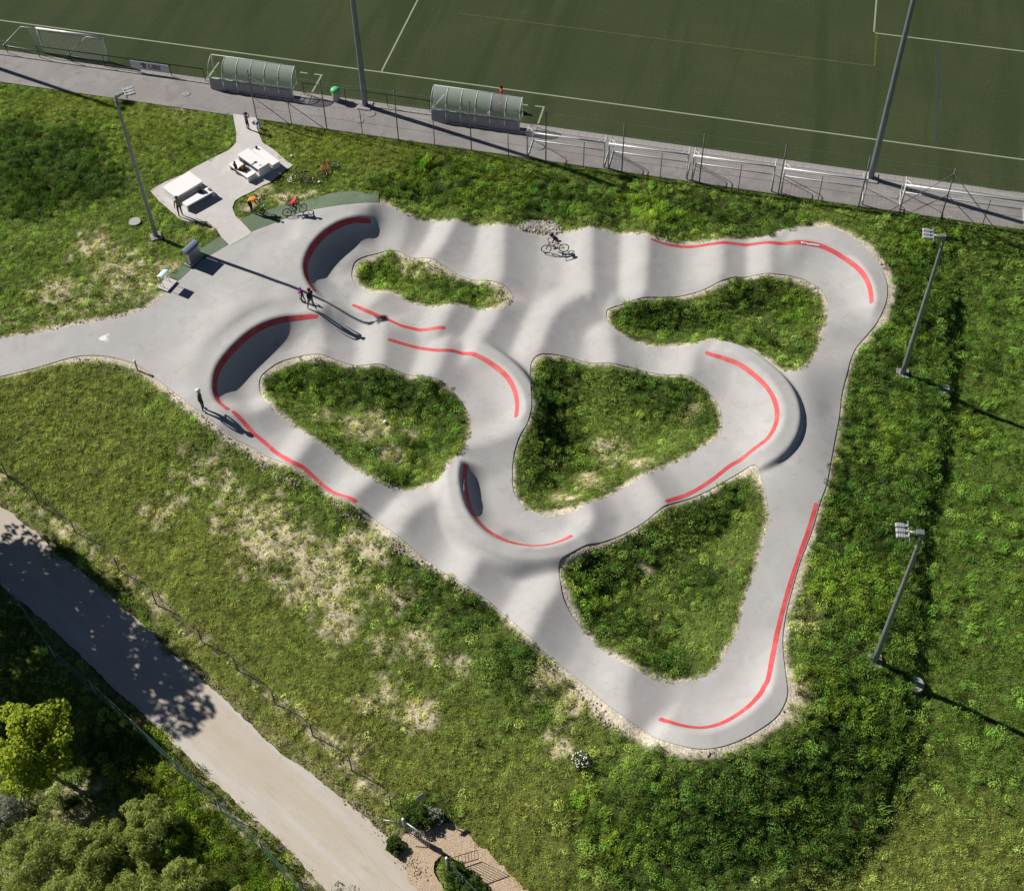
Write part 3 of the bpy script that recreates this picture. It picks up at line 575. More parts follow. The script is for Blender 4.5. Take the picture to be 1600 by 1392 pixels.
def grid_mesh(name, ring=True):
    X, Y, Z = XX[st2, st2], YY[st2, st2], GZ[st2, st2]; ny, nx = X.shape; idx = np.arange(ny*nx).reshape(ny, nx)
    V = np.c_[X.ravel(), Y.ravel(), Z.ravel()]
    Q = np.stack([idx[:-1, :-1], idx[:-1, 1:], idx[1:, 1:], idx[1:, :-1]], -1).reshape(-1, 4)
    if ring:
        loop = np.r_[idx[0, :-1], idx[:-1, -1], idx[-1, :0:-1], idx[:0:-1, 0]]; n = len(loop); b = V[loop]; c = np.array([0, 50, 0])
        e = c+(b-c)*12; e[:, 2] = np.where(b[:, 2] > -.2, -.07, -2.6); V = np.vstack([V, e]); m = np.arange(n)+ny*nx
        Q = np.vstack([Q, np.stack([loop, m, np.roll(m, -1), np.roll(loop, -1)], -1)])
    me = bpy.data.meshes.new(name); nv = len(V); nf = len(Q)
    me.vertices.add(nv); me.vertices.foreach_set('co', V.astype(np.float32).ravel())
    me.loops.add(nf*4); me.loops.foreach_set('vertex_index', Q.astype(np.int32).ravel())
    me.polygons.add(nf); me.polygons.foreach_set('loop_start', np.arange(0, nf*4, 4, dtype=np.int32)); me.polygons.foreach_set('loop_total', np.full(nf, 4, np.int32))
    me.polygons.foreach_set('use_smooth', np.ones(nf, bool)); me.update(); me.validate(); return me, nv, ny*nx
def padv(A, nv):
    A = A[st2, st2].reshape(ny_*nx_, -1); 
    if nv > len(A): A = np.vstack([A, np.repeat(A[:1], nv-len(A), 0)])
    return A if A.shape[1] > 1 else A[:, 0]
ny_, nx_ = XX[st2, st2].shape
gme, nv, nb = grid_mesh('ground')
vattr(gme, 'scol', padv(soil, nv), 'FLOAT_COLOR')
M_GROUND = bpy.data.materials.new('ground'); t_, b_ = nodes_of(M_GROUND)
at = t_.nodes.new('ShaderNodeAttribute'); at.attribute_name = 'scol'
tc = t_.nodes.new('ShaderNodeTexCoord')
def gn_noise(sc, lo, hi, a, b):
    n = t_.nodes.new('ShaderNodeTexNoise'); n.inputs['Scale'].default_value = sc; n.inputs['Detail'].default_value = 5; n.inputs['Roughness'].default_value = .65
    t_.links.new(tc.outputs['Object'], n.inputs['Vector'])
    r = t_.nodes.new('ShaderNodeMapRange'); r.inputs['From Min'].default_value = lo; r.inputs['From Max'].default_value = hi; r.inputs['To Min'].default_value = a; r.inputs['To Max'].default_value = b
    t_.links.new(n.outputs['Fac'], r.inputs['Value']); return r.outputs[0], n.outputs['Fac']
o1, f1 = gn_noise(9, .3, .7, .55, 1.45); o2, f2 = gn_noise(38, .3, .7, .7, 1.3)
mm = t_.nodes.new('ShaderNodeMath'); mm.operation = 'MULTIPLY'; t_.links.new(o1, mm.inputs[0]); t_.links.new(o2, mm.inputs[1])
vm = t_.nodes.new('ShaderNodeVectorMath'); vm.operation = 'SCALE'; t_.links.new(at.outputs['Color'], vm.inputs[0]); t_.links.new(mm.outputs[0], vm.inputs['Scale'])
t_.links.new(vm.outputs[0], b_.inputs['Base Color']); b_.inputs['Roughness'].default_value = .95; b_.inputs['Specular IOR Level'].default_value = .15
bp_ = t_.nodes.new('ShaderNodeBump'); bp_.inputs['Strength'].default_value = .8; bp_.inputs['Distance'].default_value = .08; t_.links.new(f1, bp_.inputs['Height']); t_.links.new(bp_.outputs[0], b_.inputs['Normal'])
gme.materials.append(M_GROUND)
ground = link('ground', gme); ground['kind'] = 'structure'

# flat sheets
def sheet(name, corners, z, m, parent=None, kind=None):
    mb = MB(); mb.add([(c[0], c[1], z) for c in corners], [tuple(range(len(corners)))]); o = mb.build(name, m, parent)
    if kind: o['kind'] = kind
    return o
def frect(s0, s1, t0, t1): return [field(s0, t0), field(s1, t0), field(s1, t1), field(s0, t1)]
path = sheet('footpath', frect(-90, 110, -.02, 2.80), 0.0, M_PATH, kind='structure')
pitch = sheet('football_pitch', frect(-90, 120, 3.37, 140), 0.0, M_TURF, kind='structure')
def fline(s0, t0, s1, t1, m=M_LINE, wd=.12, z=.006):
    a = field(s0, t0); b = field(s1, t1); d = (b-a)/np.linalg.norm(b-a); n = np.array([-d[1], d[0], 0])*wd/2
    sheet('line_marking', [a-n, b-n, b+n, a+n], z, m, pitch)
fline(-60, 6.66, 75, 6.66); fline(6.56, 6.74, 6.56, 60); fline(39.56, 18.58, 75, 18.58); fline(39.5, 18.7, 39.5, 60, z=.010)
fline(10, 14.6, 39.6, 14.6, M_LINEY, .10, .014); fline(39.72, 14.6, 39.72, 18.3, M_LINEY, .14, .018); fline(44.0, 6.9, 44.0, 17.2, M_LINEB, .12, .010)
fline(2.63, 3.5, 2.63, 5.4); fline(2.69, 5.46, 2.1, 5.46); fline(1.6, 5.44, 1.05, 5.44); fline(18.4, 3.5, 18.4, 5.25); fline(18.46, 5.31, 17.8, 5.31); fline(17.3, 5.27, 16.8, 5.27); fline(-5.0, 2.95+.5, -4.9, 5.3); fline(11.1, 3.45, 11.5, 5.2)
strip = sheet('paving_strip', frect(-90, 110, 2.80, 3.37), -.005, M_EDGE, kind='structure')
sme = None
for k in range(150):
    s0 = -24.5+k*.52
    if sme is None:
        mb = MB(); mb.box((0, 0, 0), (.505, .53, .05)); o = mb.build('slab', M_SLAB, strip); sme = o.data
    else: o = link('slab', sme, strip)
    c = field(s0+.26, 3.085, -.004+random.uniform(-.004, .004)); o.location = c; o.rotation_euler = (random.uniform(-.006, .006), random.uniform(-.006, .006), FAZ)
region('picnic_plaza', SD_PLAZA, HT+.015, M_CONC, 'structure', step=1)
for q in PADS: region('green_pad', np.minimum(sdf_poly(q), -SD_T+.05), HT+.008, M_GREENPAD, 'structure')
GRZ = HGR-.035
region('gravel_road', SD_ROAD+(N3-.5)*.22+(N2-.5)*.12, GRZ+(N2-.5)*.04, M_ROAD, 'structure', step=2)
region('wood_chip_path', SD_CHIP+(N3-.5)*.5, GRZ+.02, M_CHIP, 'structure', step=2)

# ================================================================ GRASS AND WEEDS (nobody could count it)
def leafmat(name, trans=.35):
    m = bpy.data.materials.new(name); m.use_nodes = True; t = m.node_tree; t.nodes.clear(); N = t.nodes.new; L = t.links.new
    a = N('ShaderNodeAttribute'); a.attribute_type = 'INSTANCER'; a.attribute_name = 'gcol'
    oi = N('ShaderNodeObjectInfo'); hs = N('ShaderNodeHueSaturation')
    r1 = N('ShaderNodeMapRange'); r1.inputs['To Min'].default_value = .3; r1.inputs['To Max'].default_value = 1.95; L(oi.outputs['Random'], r1.inputs['Value'])
    wn = N('ShaderNodeTexWhiteNoise'); wn.noise_dimensions = '1D'; L(oi.outputs['Random'], wn.inputs['W'])
    r2 = N('ShaderNodeMapRange'); r2.inputs['To Min'].default_value = .475; r2.inputs['To Max'].default_value = .52; L(wn.outputs['Value'], r2.inputs['Value'])
    L(a.outputs['Color'], hs.inputs['Color']); L(r1.outputs[0], hs.inputs['Value']); L(r2.outputs[0], hs.inputs['Hue'])
    d = N('ShaderNodeBsdfDiffuse'); tr = N('ShaderNodeBsdfTranslucent'); mx = N('ShaderNodeMixShader'); mx.inputs[0].default_value = trans; o = N('ShaderNodeOutputMaterial')
    L(hs.outputs[0], d.inputs['Color']); L(hs.outputs[0], tr.inputs['Color']); L(d.outputs[0], mx.inputs[1]); L(tr.outputs[0], mx.inputs[2]); L(mx.outputs[0], o.inputs['Surface'])
    return m
M_BLADE = leafmat('grass_blades', .3); M_WEED = leafmat('weed_leaves', .3)
def blade_tuft(seed, n, R, h, wd):
    r = random.Random(seed); V = []; F = []
    for k in range(n):
        a = r.uniform(0, 2*pi); q = R*sqrt(r.random()); x, y = q*cos(a), q*sin(a); la = r.uniform(0, 2*pi); lean = r.uniform(.1, .6)*h; hh = h*r.uniform(.5, 1.1)
        pa = la+pi/2; w_ = wd*r.uniform(.7, 1.3); o = len(V)
        V += [(x-w_*cos(pa)/2, y-w_*sin(pa)/2, 0), (x+w_*cos(pa)/2, y+w_*sin(pa)/2, 0), (x+lean*.4*cos(la)+w_*.4*cos(pa), y+lean*.4*sin(la)+w_*.4*sin(pa), hh*.7), (x+lean*.4*cos(la)-w_*.4*cos(pa), y+lean*.4*sin(la)-w_*.4*sin(pa), hh*.7), (x+lean*cos(la), y+lean*sin(la), hh)]
        F += [(o, o+1, o+2, o+3), (o+3, o+2, o+4)]
    me = bpy.data.meshes.new('tuft'); me.from_pydata(V, [], F); me.materials.append(M_BLADE); return bpy.data.objects.new('tuft', me)
def leaf_clump(seed, n, R, h, ls):
    r = random.Random(seed); V = []; F = []
    for k in range(n):
        a = r.uniform(0, 2*pi); q = R*sqrt(r.random()); z = h*(1-(q/R)**2*.7)*r.uniform(.35, 1.05); x, y = q*cos(a), q*sin(a)
        nrm = Vector((r.gauss(0, .5)+cos(a)*.4, r.gauss(0, .5)+sin(a)*.4, 1)).normalized(); t1 = nrm.orthogonal().normalized(); t1.rotate(Matrix.Rotation(r.uniform(0, 6.3), 3, nrm)); t2 = nrm.cross(t1); s_ = ls*r.uniform(.6, 1.3); c = Vector((x, y, z)); o = len(V)
        V += [c-t1*s_, c+t2*s_*.45, c+t1*s_, c-t2*s_*.45]; F.append((o, o+1, o+2, o+3))
    me = bpy.data.meshes.new('clump'); me.from_pydata(V, [], F); me.materials.append(M_WEED); return bpy.data.objects.new('clump', me)
def scatter(name, dens, sources, smin, smax, seed, label, cat, tilt=.15):
    me, nv_, nb_ = grid_mesh(name, ring=False)
    d = padv(np.where(veg & infr, dens, 0), nv_); vattr(me, 'dens', d); vattr(me, 'gcol', padv(leaf, nv_), 'FLOAT_COLOR')
    o = link(name, me); tag(o, label, cat, kind='stuff')
    g = bpy.data.node_groups.new(name+'_scatter', 'GeometryNodeTree'); g.interface.new_socket('Geometry', in_out='INPUT', socket_type='NodeSocketGeometry'); g.interface.new_socket('Geometry', in_out='OUTPUT', socket_type='NodeSocketGeometry')
    N = g.nodes.new; L = g.links.new
    gi = N('NodeGroupInput'); go = N('NodeGroupOutput'); na = N('GeometryNodeInputNamedAttribute'); na.data_type = 'FLOAT'; na.inputs['Name'].default_value = 'dens'
    dp = N('GeometryNodeDistributePointsOnFaces'); L(gi.outputs[0], dp.inputs['Mesh']); L(na.outputs['Attribute'], dp.inputs['Density']); dp.inputs['Seed'].default_value = seed
    jn = N('GeometryNodeJoinGeometry')
    for s_ in sources:
        ob = N('GeometryNodeObjectInfo'); ob.inputs['Object'].default_value = s_; ob.inputs['As Instance'].default_value = True; L(ob.outputs['Geometry'], jn.inputs[0])
    ip = N('GeometryNodeInstanceOnPoints'); L(dp.outputs['Points'], ip.inputs['Points']); L(jn.outputs[0], ip.inputs['Instance']); ip.inputs['Pick Instance'].default_value = True
    ri = N('FunctionNodeRandomValue'); ri.data_type = 'INT'; ri.inputs[4].default_value = 0; ri.inputs[5].default_value = len(sources)-1; L(ri.outputs[2], ip.inputs['Instance Index'])
    rr = N('FunctionNodeRandomValue'); rr.data_type = 'FLOAT_VECTOR'; rr.inputs[0].default_value = (-tilt, -tilt, 0); rr.inputs[1].default_value = (tilt, tilt, 6.283); L(rr.outputs[0], ip.inputs['Rotation'])
    rs = N('FunctionNodeRandomValue'); rs.data_type = 'FLOAT'; rs.inputs[2].default_value = smin; rs.inputs[3].default_value = smax; rs.inputs['Seed'].default_value = 5; L(rs.outputs[1], ip.inputs['Scale'])
    L(ip.outputs[0], go.inputs[0])
    md = o.modifiers.new('scatter', 'NODES'); md.node_group = g
    return o
fk = np.clip(1-fringe, 0, 1); isle = np.maximum.reduce(SD_ISL) > 0
dens_lawn = (38*(1-.2*dry)*(1-np.where(isle, .2, .65)*lush))*fk*(1-.86*np.clip(spk*1.1, 0, 1))
scatter('lawn_grass', dens_lawn, [blade_tuft(i, 30, .12, .07, .015) for i in range(4)], .6, 1.5, 1, 'short mown grass covering the lawns around and inside the track', 'grass')
lush_d = np.where(isle, lush*.55, lush)
dens_w = np.where(lush > .08, 13*lush_d**.8, 0)*fk*(1-.5*dry)+.35*(1-dry)*fk*(yel < .6)+3.2*rl*(N2 > .42)*fk
scatter('tall_weeds', dens_w, [leaf_clump(20+i, 95, .24, .26, .032) for i in range(4)]+[blade_tuft(50, 60, .2, .34, .016), blade_tuft(51, 60, .2, .28, .016)], .55, 1.4, 3, 'tall dark green weeds on the banks and in the hollows of the islands', 'weeds', .25)
dens_d = (15*np.clip(dry*1.6, 0, 1)+1.0*sst(fringe*(1-fringe)*4))*(fringe < .9)
scatter('straw_tufts', dens_d, [blade_tuft(70+i, 30, .09, .08, .018) for i in range(2)]+[leaf_clump(80+i, 26, .11, .09, .03) for i in range(2)], .5, 1.6, 9, 'sparse dry tufts on the sandy patches beside the track', 'grass')
# ================================================================ THINGS AROUND THE PITCH
def place(name, x, y, rz=0, z=None, **k):
    c = P(x, y, HT) if z is None else G(x, y, z); return empty(name, c, rz, **k)
M_HEAD = mat('lamp_housing', (.42, .43, .44), .5, .2)
def mast(name, loc, rz, h, rb, rt, label, heads, m, cat='floodlight', group=None, plate=True):
    e = empty(name, loc, rz, label, cat, group)
    mb = MB(); n = 10; mb.tube([(0, 0, h*i/n) for i in range(n+1)], [rb+(rt-rb)*(i/n) for i in range(n+1)], 14); mb.build('pole', m, e)
    mb = MB(); mb.rbox((0, 0, .04), (rb*4.6, rb*4.6, .10), .03)
    for a in range(4): mb.tube([(rb*1.7*cos(a*pi/2+pi/4), rb*1.7*sin(a*pi/2+pi/4), .08), (rb*1.7*cos(a*pi/2+pi/4), rb*1.7*sin(a*pi/2+pi/4), .17)], .025, 6)
    mb.build('base_plate', M_PLINTH, e)
    mb = MB(); mb.tube([(0, 0, h-.25), (.15, 0, h-.02), (.55, 0, h+.02)], [rt*1.25, rt, .05], 8)
    mb.tube([(.55, -.32*(heads-1)/2-.2, h+.02), (.55, .32*(heads-1)/2+.2, h+.02)], .04, 8); mb.box((.1, 0, h+.02), (.30, .22, .16)); mb.build('crossarm', M_GALV, e)
    for k in range(heads):
        y = .255*(k-(heads-1)/2)
        mb = MB(); mb.rbox((.90, y, h+.05), (.38, .21, .08), .03); mb.box((.63, y, h+.03), (.12, .10, .12))
        for q in range(4): mb.box((.82+q*.065, y, h+.10), (.018, .18, .025))
        o = mb.build('lamp_head', M_HEAD, e)
        mb = MB(); mb.box((.92, y, h-.003), (.31, .17, .012)); mb.build('lens', M_STEEL, o)
    return e
lz = P(244, 370, HT); lamp = mast('floodlight', lz, radians(25), 10.7, .14, .075, 'grey floodlight pole beside the picnic plaza, its base left of the litter bin', 3, M_GALV, group='floodlight poles round the track')
lz = P(1410, 584.5, HGR); mast('floodlight', lz, radians(168), 10.6, .15, .08, 'grey floodlight pole on the right bank, its head in front of the footpath fence', 3, M_GALV, group='floodlight poles round the track')
lz = P(1366.4, 1033, HGR); mast('floodlight', lz, radians(172), 10.7, .15, .08, 'grey floodlight pole low on the right bank, nearest the bottom berm', 3, M_GALV, group='floodlight poles round the track')
mast('floodlight_mast', field(6.65, 2.85), FAZ+pi/2, 14.4, .20, .13, 'tall dark mast rising beside the green-lidded bin between the two dugouts', 4, M_MASTM, 'floodlight mast', 'tall masts along the pitch')
mast('floodlight_mast', field(40.02, 2.74), FAZ+pi/2, 14.4, .20, .13, 'tall dark mast rising at the pitch edge among the training goals', 4, M_MASTM, 'floodlight mast', 'tall masts along the pitch')
_t = G(190, 172); _L = 14.4/math.tan(SUN_EL)
mast('floodlight_mast', (_t[0]+cos(SUN_AZ)*_L, _t[1]+sin(SUN_AZ)*_L, 0), FAZ+pi/2, 14.4, .20, .13, 'tall mast beyond the left end of the footpath, seen by its shadow on the grass', 4, M_MASTM, 'floodlight mast', 'tall masts along the pitch')

# ---- ball fence between path and grass
fence = empty('wire_fence', field(0, -.05), FAZ, 'tall wire fence on round steel posts between the footpath and the grass bank', 'fence')
posts = [0.0]+[4.93*k for k in range(1, 11)]
for k, s in enumerate(posts):
    mb = MB(); mb.tube([(s, 0, -.1), (s, 0, 3.95)], .038, 8); mb.ball((s, 0, 3.97), .05, 8, 5); mb.build('post', M_FENCE, fence)
    if k < 10:
        mb = MB(); mb.tube([(s+2.46, 0, -.1), (s+2.46, 0, 2.0)], .028, 6); mb.build('short_post', M_FENCE, fence)
for s, d in ((0.0, 1), (44.37, 1), (44.37, -1)):
    for ln, h0 in ((3.6, 3.6), (2.3, 1.9)):
        if s == 0: ends = [((s, 0, h0), (s+ln+1.2*(h0 > 3), 0, 0))]
        else: ends = [((s, 0, h0), (s+d*ln*.85, 0, 0))]
        for a, b in ends: mb = MB(); mb.tube([a, b], .024, 6); mb.build('brace', M_FENCE, fence)
S1 = 49.3+6
mb = MB()
for z in (.06, 1.0, 2.0): mb.tube([(-.0, 0, z), (S1, 0, z)], .012, 4, smooth=False)
for z in (3.0, 3.9): mb.tube([(0, 0, z), (S1, 0, z)], .005, 3, smooth=False)
mb.build('tension_wire', M_FENCE, fence)
def wire_mesh(mb, L_, h0, h1, pitch, r, zf=None, x0=0.0):
    Hh = h1-h0; n = int(L_/pitch)
    for d in (1, -1):
        for k in range(-int(Hh/pitch), n):
            x = x0+k*pitch+(0 if d == 1 else Hh); xa, xb = x, x+d*Hh
            a, b = 0.0, 1.0
            if xa < x0 or xb < x0: t = (x0-xa)/(xb-xa); (a, b) = (t, 1) if xa < x0 else (0, t)
            pa = (xa+(xb-xa)*a, 0, h0+Hh*a); pb = (xa+(xb-xa)*b, 0, h0+Hh*b)
            if max(pa[0], pb[0]) > x0+L_: continue
            o = len(mb.v)
            mb.v += [(pa[0]-r, 0, pa[2]), (pa[0]+r, 0, pa[2]), (pa[0], r*1.7, pa[2]), (pb[0]-r, 0, pb[2]), (pb[0]+r, 0, pb[2]), (pb[0], r*1.7, pb[2])]
            for f in ((0, 1, 4, 3), (1, 2, 5, 4), (2, 0, 3, 5)): mb.f.append([o+q for q in f]); mb.m.append(0); mb.sm.append(False)
mb = MB(); wire_mesh(mb, S1, .05, 2.0, .11, .0022); o = mb.build('wire_mesh', M_FENCE, fence); o['kind'] = 'stuff'

# ---- low rails along the pitch
def rail(s0, s1, label, n, zb=.0, m=M_DARKM):
    e = empty('barrier_rail', field(s0, 3.12), FAZ, label, 'railing', 'low rails between footpath and pitch'); L_ = s1-s0
    mb = MB(); mb.tube([(0, 0, 1.0), (L_, 0, 1.0)], .028, 8); mb.build('rail', m, e)
    for k in range(n):
        mb = MB(); mb.tube([(L_*k/(n-1), 0, 0), (L_*k/(n-1), 0, 1.0)], .026, 8); mb.build('post', m, e)
    return e
rail(-30.0, -5.0, 'dark rail on low posts left of the first dugout, a bank banner hanging from it', 11)
rail(2.2, 11.1, 'dark rail on low posts between the two dugouts', 4)
# banner
bn = empty('banner', field(-10.4, 3.10), FAZ, 'white advertising banner with three black keys and red UBS lettering on the low rail', 'banner')
mb = MB(); mb.box((1.42, -.04, .62), (2.85, .018, .62)); mb.build('panel', mat('banner_white', (.62, .60, .66), .6), bn)
def text_mesh(s, size, name, m, parent, loc, rot, sx=1.0, bold=0.0):
    cu = bpy.data.curves.new(name, 'FONT'); cu.body = s; cu.size = size; cu.extrude = .003; cu.offset = bold; cu.align_x = 'CENTER'; cu.align_y = 'CENTER'
    t = bpy.data.objects.new(name, cu); COL.objects.link(t); dg = bpy.context.evaluated_depsgraph_get(); dg.update()
    me = bpy.data.meshes.new_from_object(t.evaluated_get(dg)); bpy.data.objects.remove(t); me.materials.clear(); me.materials.append(m)
    o = link(name, me, parent); o.location = loc; o.rotation_euler = rot; o.scale = (sx, 1, 1); return o
text_mesh('UBS', .52, 'lettering', mat('ubs_red', (.22, .03, .05), .6), bn, (1.78, -.056, .60), (pi/2, 0, 0), 1.0, .012)
mb = MB()                                             # three crossed keys
for a in (-.8, 0, .8):
    c, s_ = cos(a), sin(a)
    def kp(x, z): return (.98+x*c+z*s_, -.054, .60-x*s_+z*c)
    mb.tube([kp(0, -.19), kp(0, .12)], .016, 5); mb.torus(kp(0, .19), .055, .022, 'Y', 10, 4); mb.tube([kp(0, -.18), kp(.07, -.18)], .02, 4); mb.tube([kp(0, -.11), kp(.06, -.11)], .018, 4)
mb.build('key_emblem', M_BLACK, bn)

# ---- dugouts
M_PANE = bpy.data.materials.new('tinted_acrylic'); t_, b_ = nodes_of(M_PANE)
b_.inputs['Base Color'].default_value = (.56, .63, .58, 1); b_.inputs['Roughness'].default_value = .25; b_.inputs['Alpha'].default_value = .42; b_.inputs['Specular IOR Level'].default_value = .6
M_PANE2 = bpy.data.materials.new('cloudy_acrylic'); t_, b_ = nodes_of(M_PANE2)
b_.inputs['Base Color'].default_value = (.33, .34, .34, 1); b_.inputs['Roughness'].default_value = .3; b_.inputs['Alpha'].default_value = .6
M_WALLP = mat('dugout_wall', (.30, .295, .31), .5, var=.15, scale=3)
M_PALEF = mat('dugout_frame', (.48, .52, .45), .5, .1)
def arc(n=9, r=1.0):
    out = [(0.05, .85)]
    for i in range(n+1):
        a = pi/2*i/n; out.append((1.05-1.0*cos(a), .95+1.17*sin(a)))
    return out
def dugout(s0, n, open_first, label):
    e = empty('dugout', field(s0, 2.36), FAZ, label, 'dugout', 'see-through team shelters by the pitch'); L_ = 6.0; w_ = L_/n; A_ = arc()
    for k in range(n+1):
        mb = MB(); mb.tube([(k*w_, y, z) for y, z in A_], .028, 6); mb.tube([(k*w_, .05, 0), (k*w_, .05, .9)], .03, 6)
        if k in (0, n): mb.tube([(k*w_, 1.05, 2.12), (k*w_, .95, 1.0), (k*w_, 1.15, 0)], .028, 6); mb.tube([(k*w_, .05, .85), (k*w_, .95, .85)], .02, 6)
        mb.build('rib', M_PALEF, e)
    mb = MB()
    for y, z in ((1.05, 2.12), (.05, .92)): mb.tube([(0, y, z), (L_, y, z)], .03, 6)
    mb.tube([(0, .05, .06), (L_, .05, .06)], .03, 6); mb.build('frame_tube', M_PALEF, e)
    for k in range(n):
        if not (open_first and k == 0):
            mb = MB(); V = []
            for y, z in A_: V += [(k*w_+.03, y, z), ((k+1)*w_-.03, y, z)]
            mb.add(V, [(2*i, 2*i+1, 2*i+3, 2*i+2) for i in range(len(A_)-1)], 0, True)
            mb.build('roof_pane', M_PANE2 if (k == n-2 and not open_first) else M_PANE, e)
        mb = MB(); mb.box(((k+.5)*w_, .0, .46), (w_-.05, .03, .78)); mb.build('wall_panel', M_WALLP, e)
    for x in (0, L_):
        if x == 0 and open_first: continue
        mb = MB(); V = [(x, .08, .88)]+[(x, y, z) for y, z in A_[1:]]+[(x, .97, 1.0)]; mb.add(V, [tuple(range(len(V)))]); mb.build('side_pane', M_PANE, e)
    b = MB(); b.rbox((L_/2, .45, .44), (L_-.4, .36, .05), .015); b.box((L_/2, .27, .72), (L_-.4, .03, .25)); be = b.build('bench', M_PALEF, e)
    for x in (.5, L_/2, L_-.5): mb = MB(); mb.tube([(x, .45, 0), (x, .45, .42)], .03, 6); mb.build('leg', M_PALEF, be)
    return e
dugout(-4.28, 6, True, 'see-through dugout left of the mast, its first bay without a pane')
dugout(11.42, 6, False, 'see-through dugout right of the mast with a person sitting in it')

# ---- training goals lined up at the fence
def net_quad(mb, A_, B_, C_, D_, nu, nv, r=.006):
    A_, B_, C_, D_ = map(Vector, (A_, B_, C_, D_))
    for i in range(nu+1): t = i/nu; mb.tube([A_.lerp(B_, t), D_.lerp(C_, t)], r, 3, caps=False, smooth=False)
    for j in range(nv+1): t = j/nv; mb.tube([A_.lerp(D_, t), B_.lerp(C_, t)], r, 3, caps=False, smooth=False)
def goal(s0, t0, w_, rz, label, group, net=True, m=M_ALU):
    e = empty('training_goal', field(s0, t0), FAZ+rz, label, 'goal', group)
    for x in (0, w_): mb = MB(); mb.tube([(x, 0, 0), (x, 0, 2.0)], .05, 10); mb.build('goalpost', m, e)
    mb = MB(); mb.tube([(-.05, 0, 2.0), (w_+.05, 0, 2.0)], .055, 10); mb.build('crossbar', m, e)
    for x in (0, w_):
        mb = MB(); mb.tube([(x, 0, 2.0), (x, .75, 2.02), (x, .9, 1.9), (x, 1.62, .12), (x, 1.62, .03)], .026, 6); mb.tube([(x, 0, .03), (x, 1.62, .03)], .026, 6)
        xi = x+(.5 if x == 0 else -.5); mb.tube([(x, .5, 2.0), (xi, 0, 2.0)], .018, 6); mb.build('side_frame', m, e)
    mb = MB(); mb.tube([(0, 1.62, .03), (w_, 1.62, .03)], .03, 6); mb.build('rear_bar', m, e)
    if net:
        mb = MB(); net_quad(mb, (0, .05, 1.98), (w_, .05, 1.98), (w_, .85, 1.96), (0, .85, 1.96), int(w_/.16), 5, .004)
        net_quad(mb, (0, .85, 1.96), (w_, .85, 1.96), (w_, 1.6, .08), (0, 1.6, .08), int(w_/.22), 8, .0022)
        for x in (0, w_): net_quad(mb, (x, .05, 1.98), (x, .85, 1.96), (x, 1.6, .05), (x, .05, .05), 6, 9, .0025)
        o = mb.build('net', M_NETW, e); o['kind'] = 'stuff'
    return e
gl = ['white training goal at the fence, first one right of the second dugout', 'white training goal at the fence, second one right of the dugout', 'white training goal at the fence, third one right of the dugout', 'white training goal at the fence, just left of the right mast']
for s0, l_ in zip((18.46, 23.75, 29.08, 34.65), gl): goal(s0, .16, 4.98, 0, l_, 'white training goals along the fence')
goal(41.9, .22, 7.35, 0, 'wide white goal at the fence right of the mast, running out of the picture', 'white training goals along the fence')
# folded goal left of the banner
e = empty('folded_goal', field(-17.55, 3.72), FAZ, 'white goal with grey net and side frames folded flat beside the low rail', 'goal')
for x in (0, 5.05): mb = MB(); mb.tube([(x, 0, 0), (x, 0.1, 2.0)], .05, 10); mb.build('goalpost', M_ALU, e)
mb = MB(); mb.tube([(-.05, .1, 2.0), (5.1, .1, 2.0)], .075, 10); mb.build('crossbar', M_ALU, e)
for x, dy in ((0, .03), (5.05, -.1)):
    mb = MB(); mb.tube([(x, dy, 2.0), (x-1.15, dy, 2.0), (x-1.25, dy, 1.93), (x-3.2, dy+.1, .06), (x-3.1, dy+.1, .03), (x, dy, .03)], .03, 6); mb.build('side_frame', M_PALEF, e)
mb = MB(); net_quad(mb, (0, .12, 1.98), (5.05, .12, 1.98), (5.05, .05, .05), (0, .05, .05), 52, 20, .006); net_quad(mb, (-.9, .2, 1.95), (0, .15, 1.95), (0, .05, .05), (-.35, .1, .05), 10, 20, .006)
o = mb.build('net', M_NET, e); o['kind'] = 'stuff'

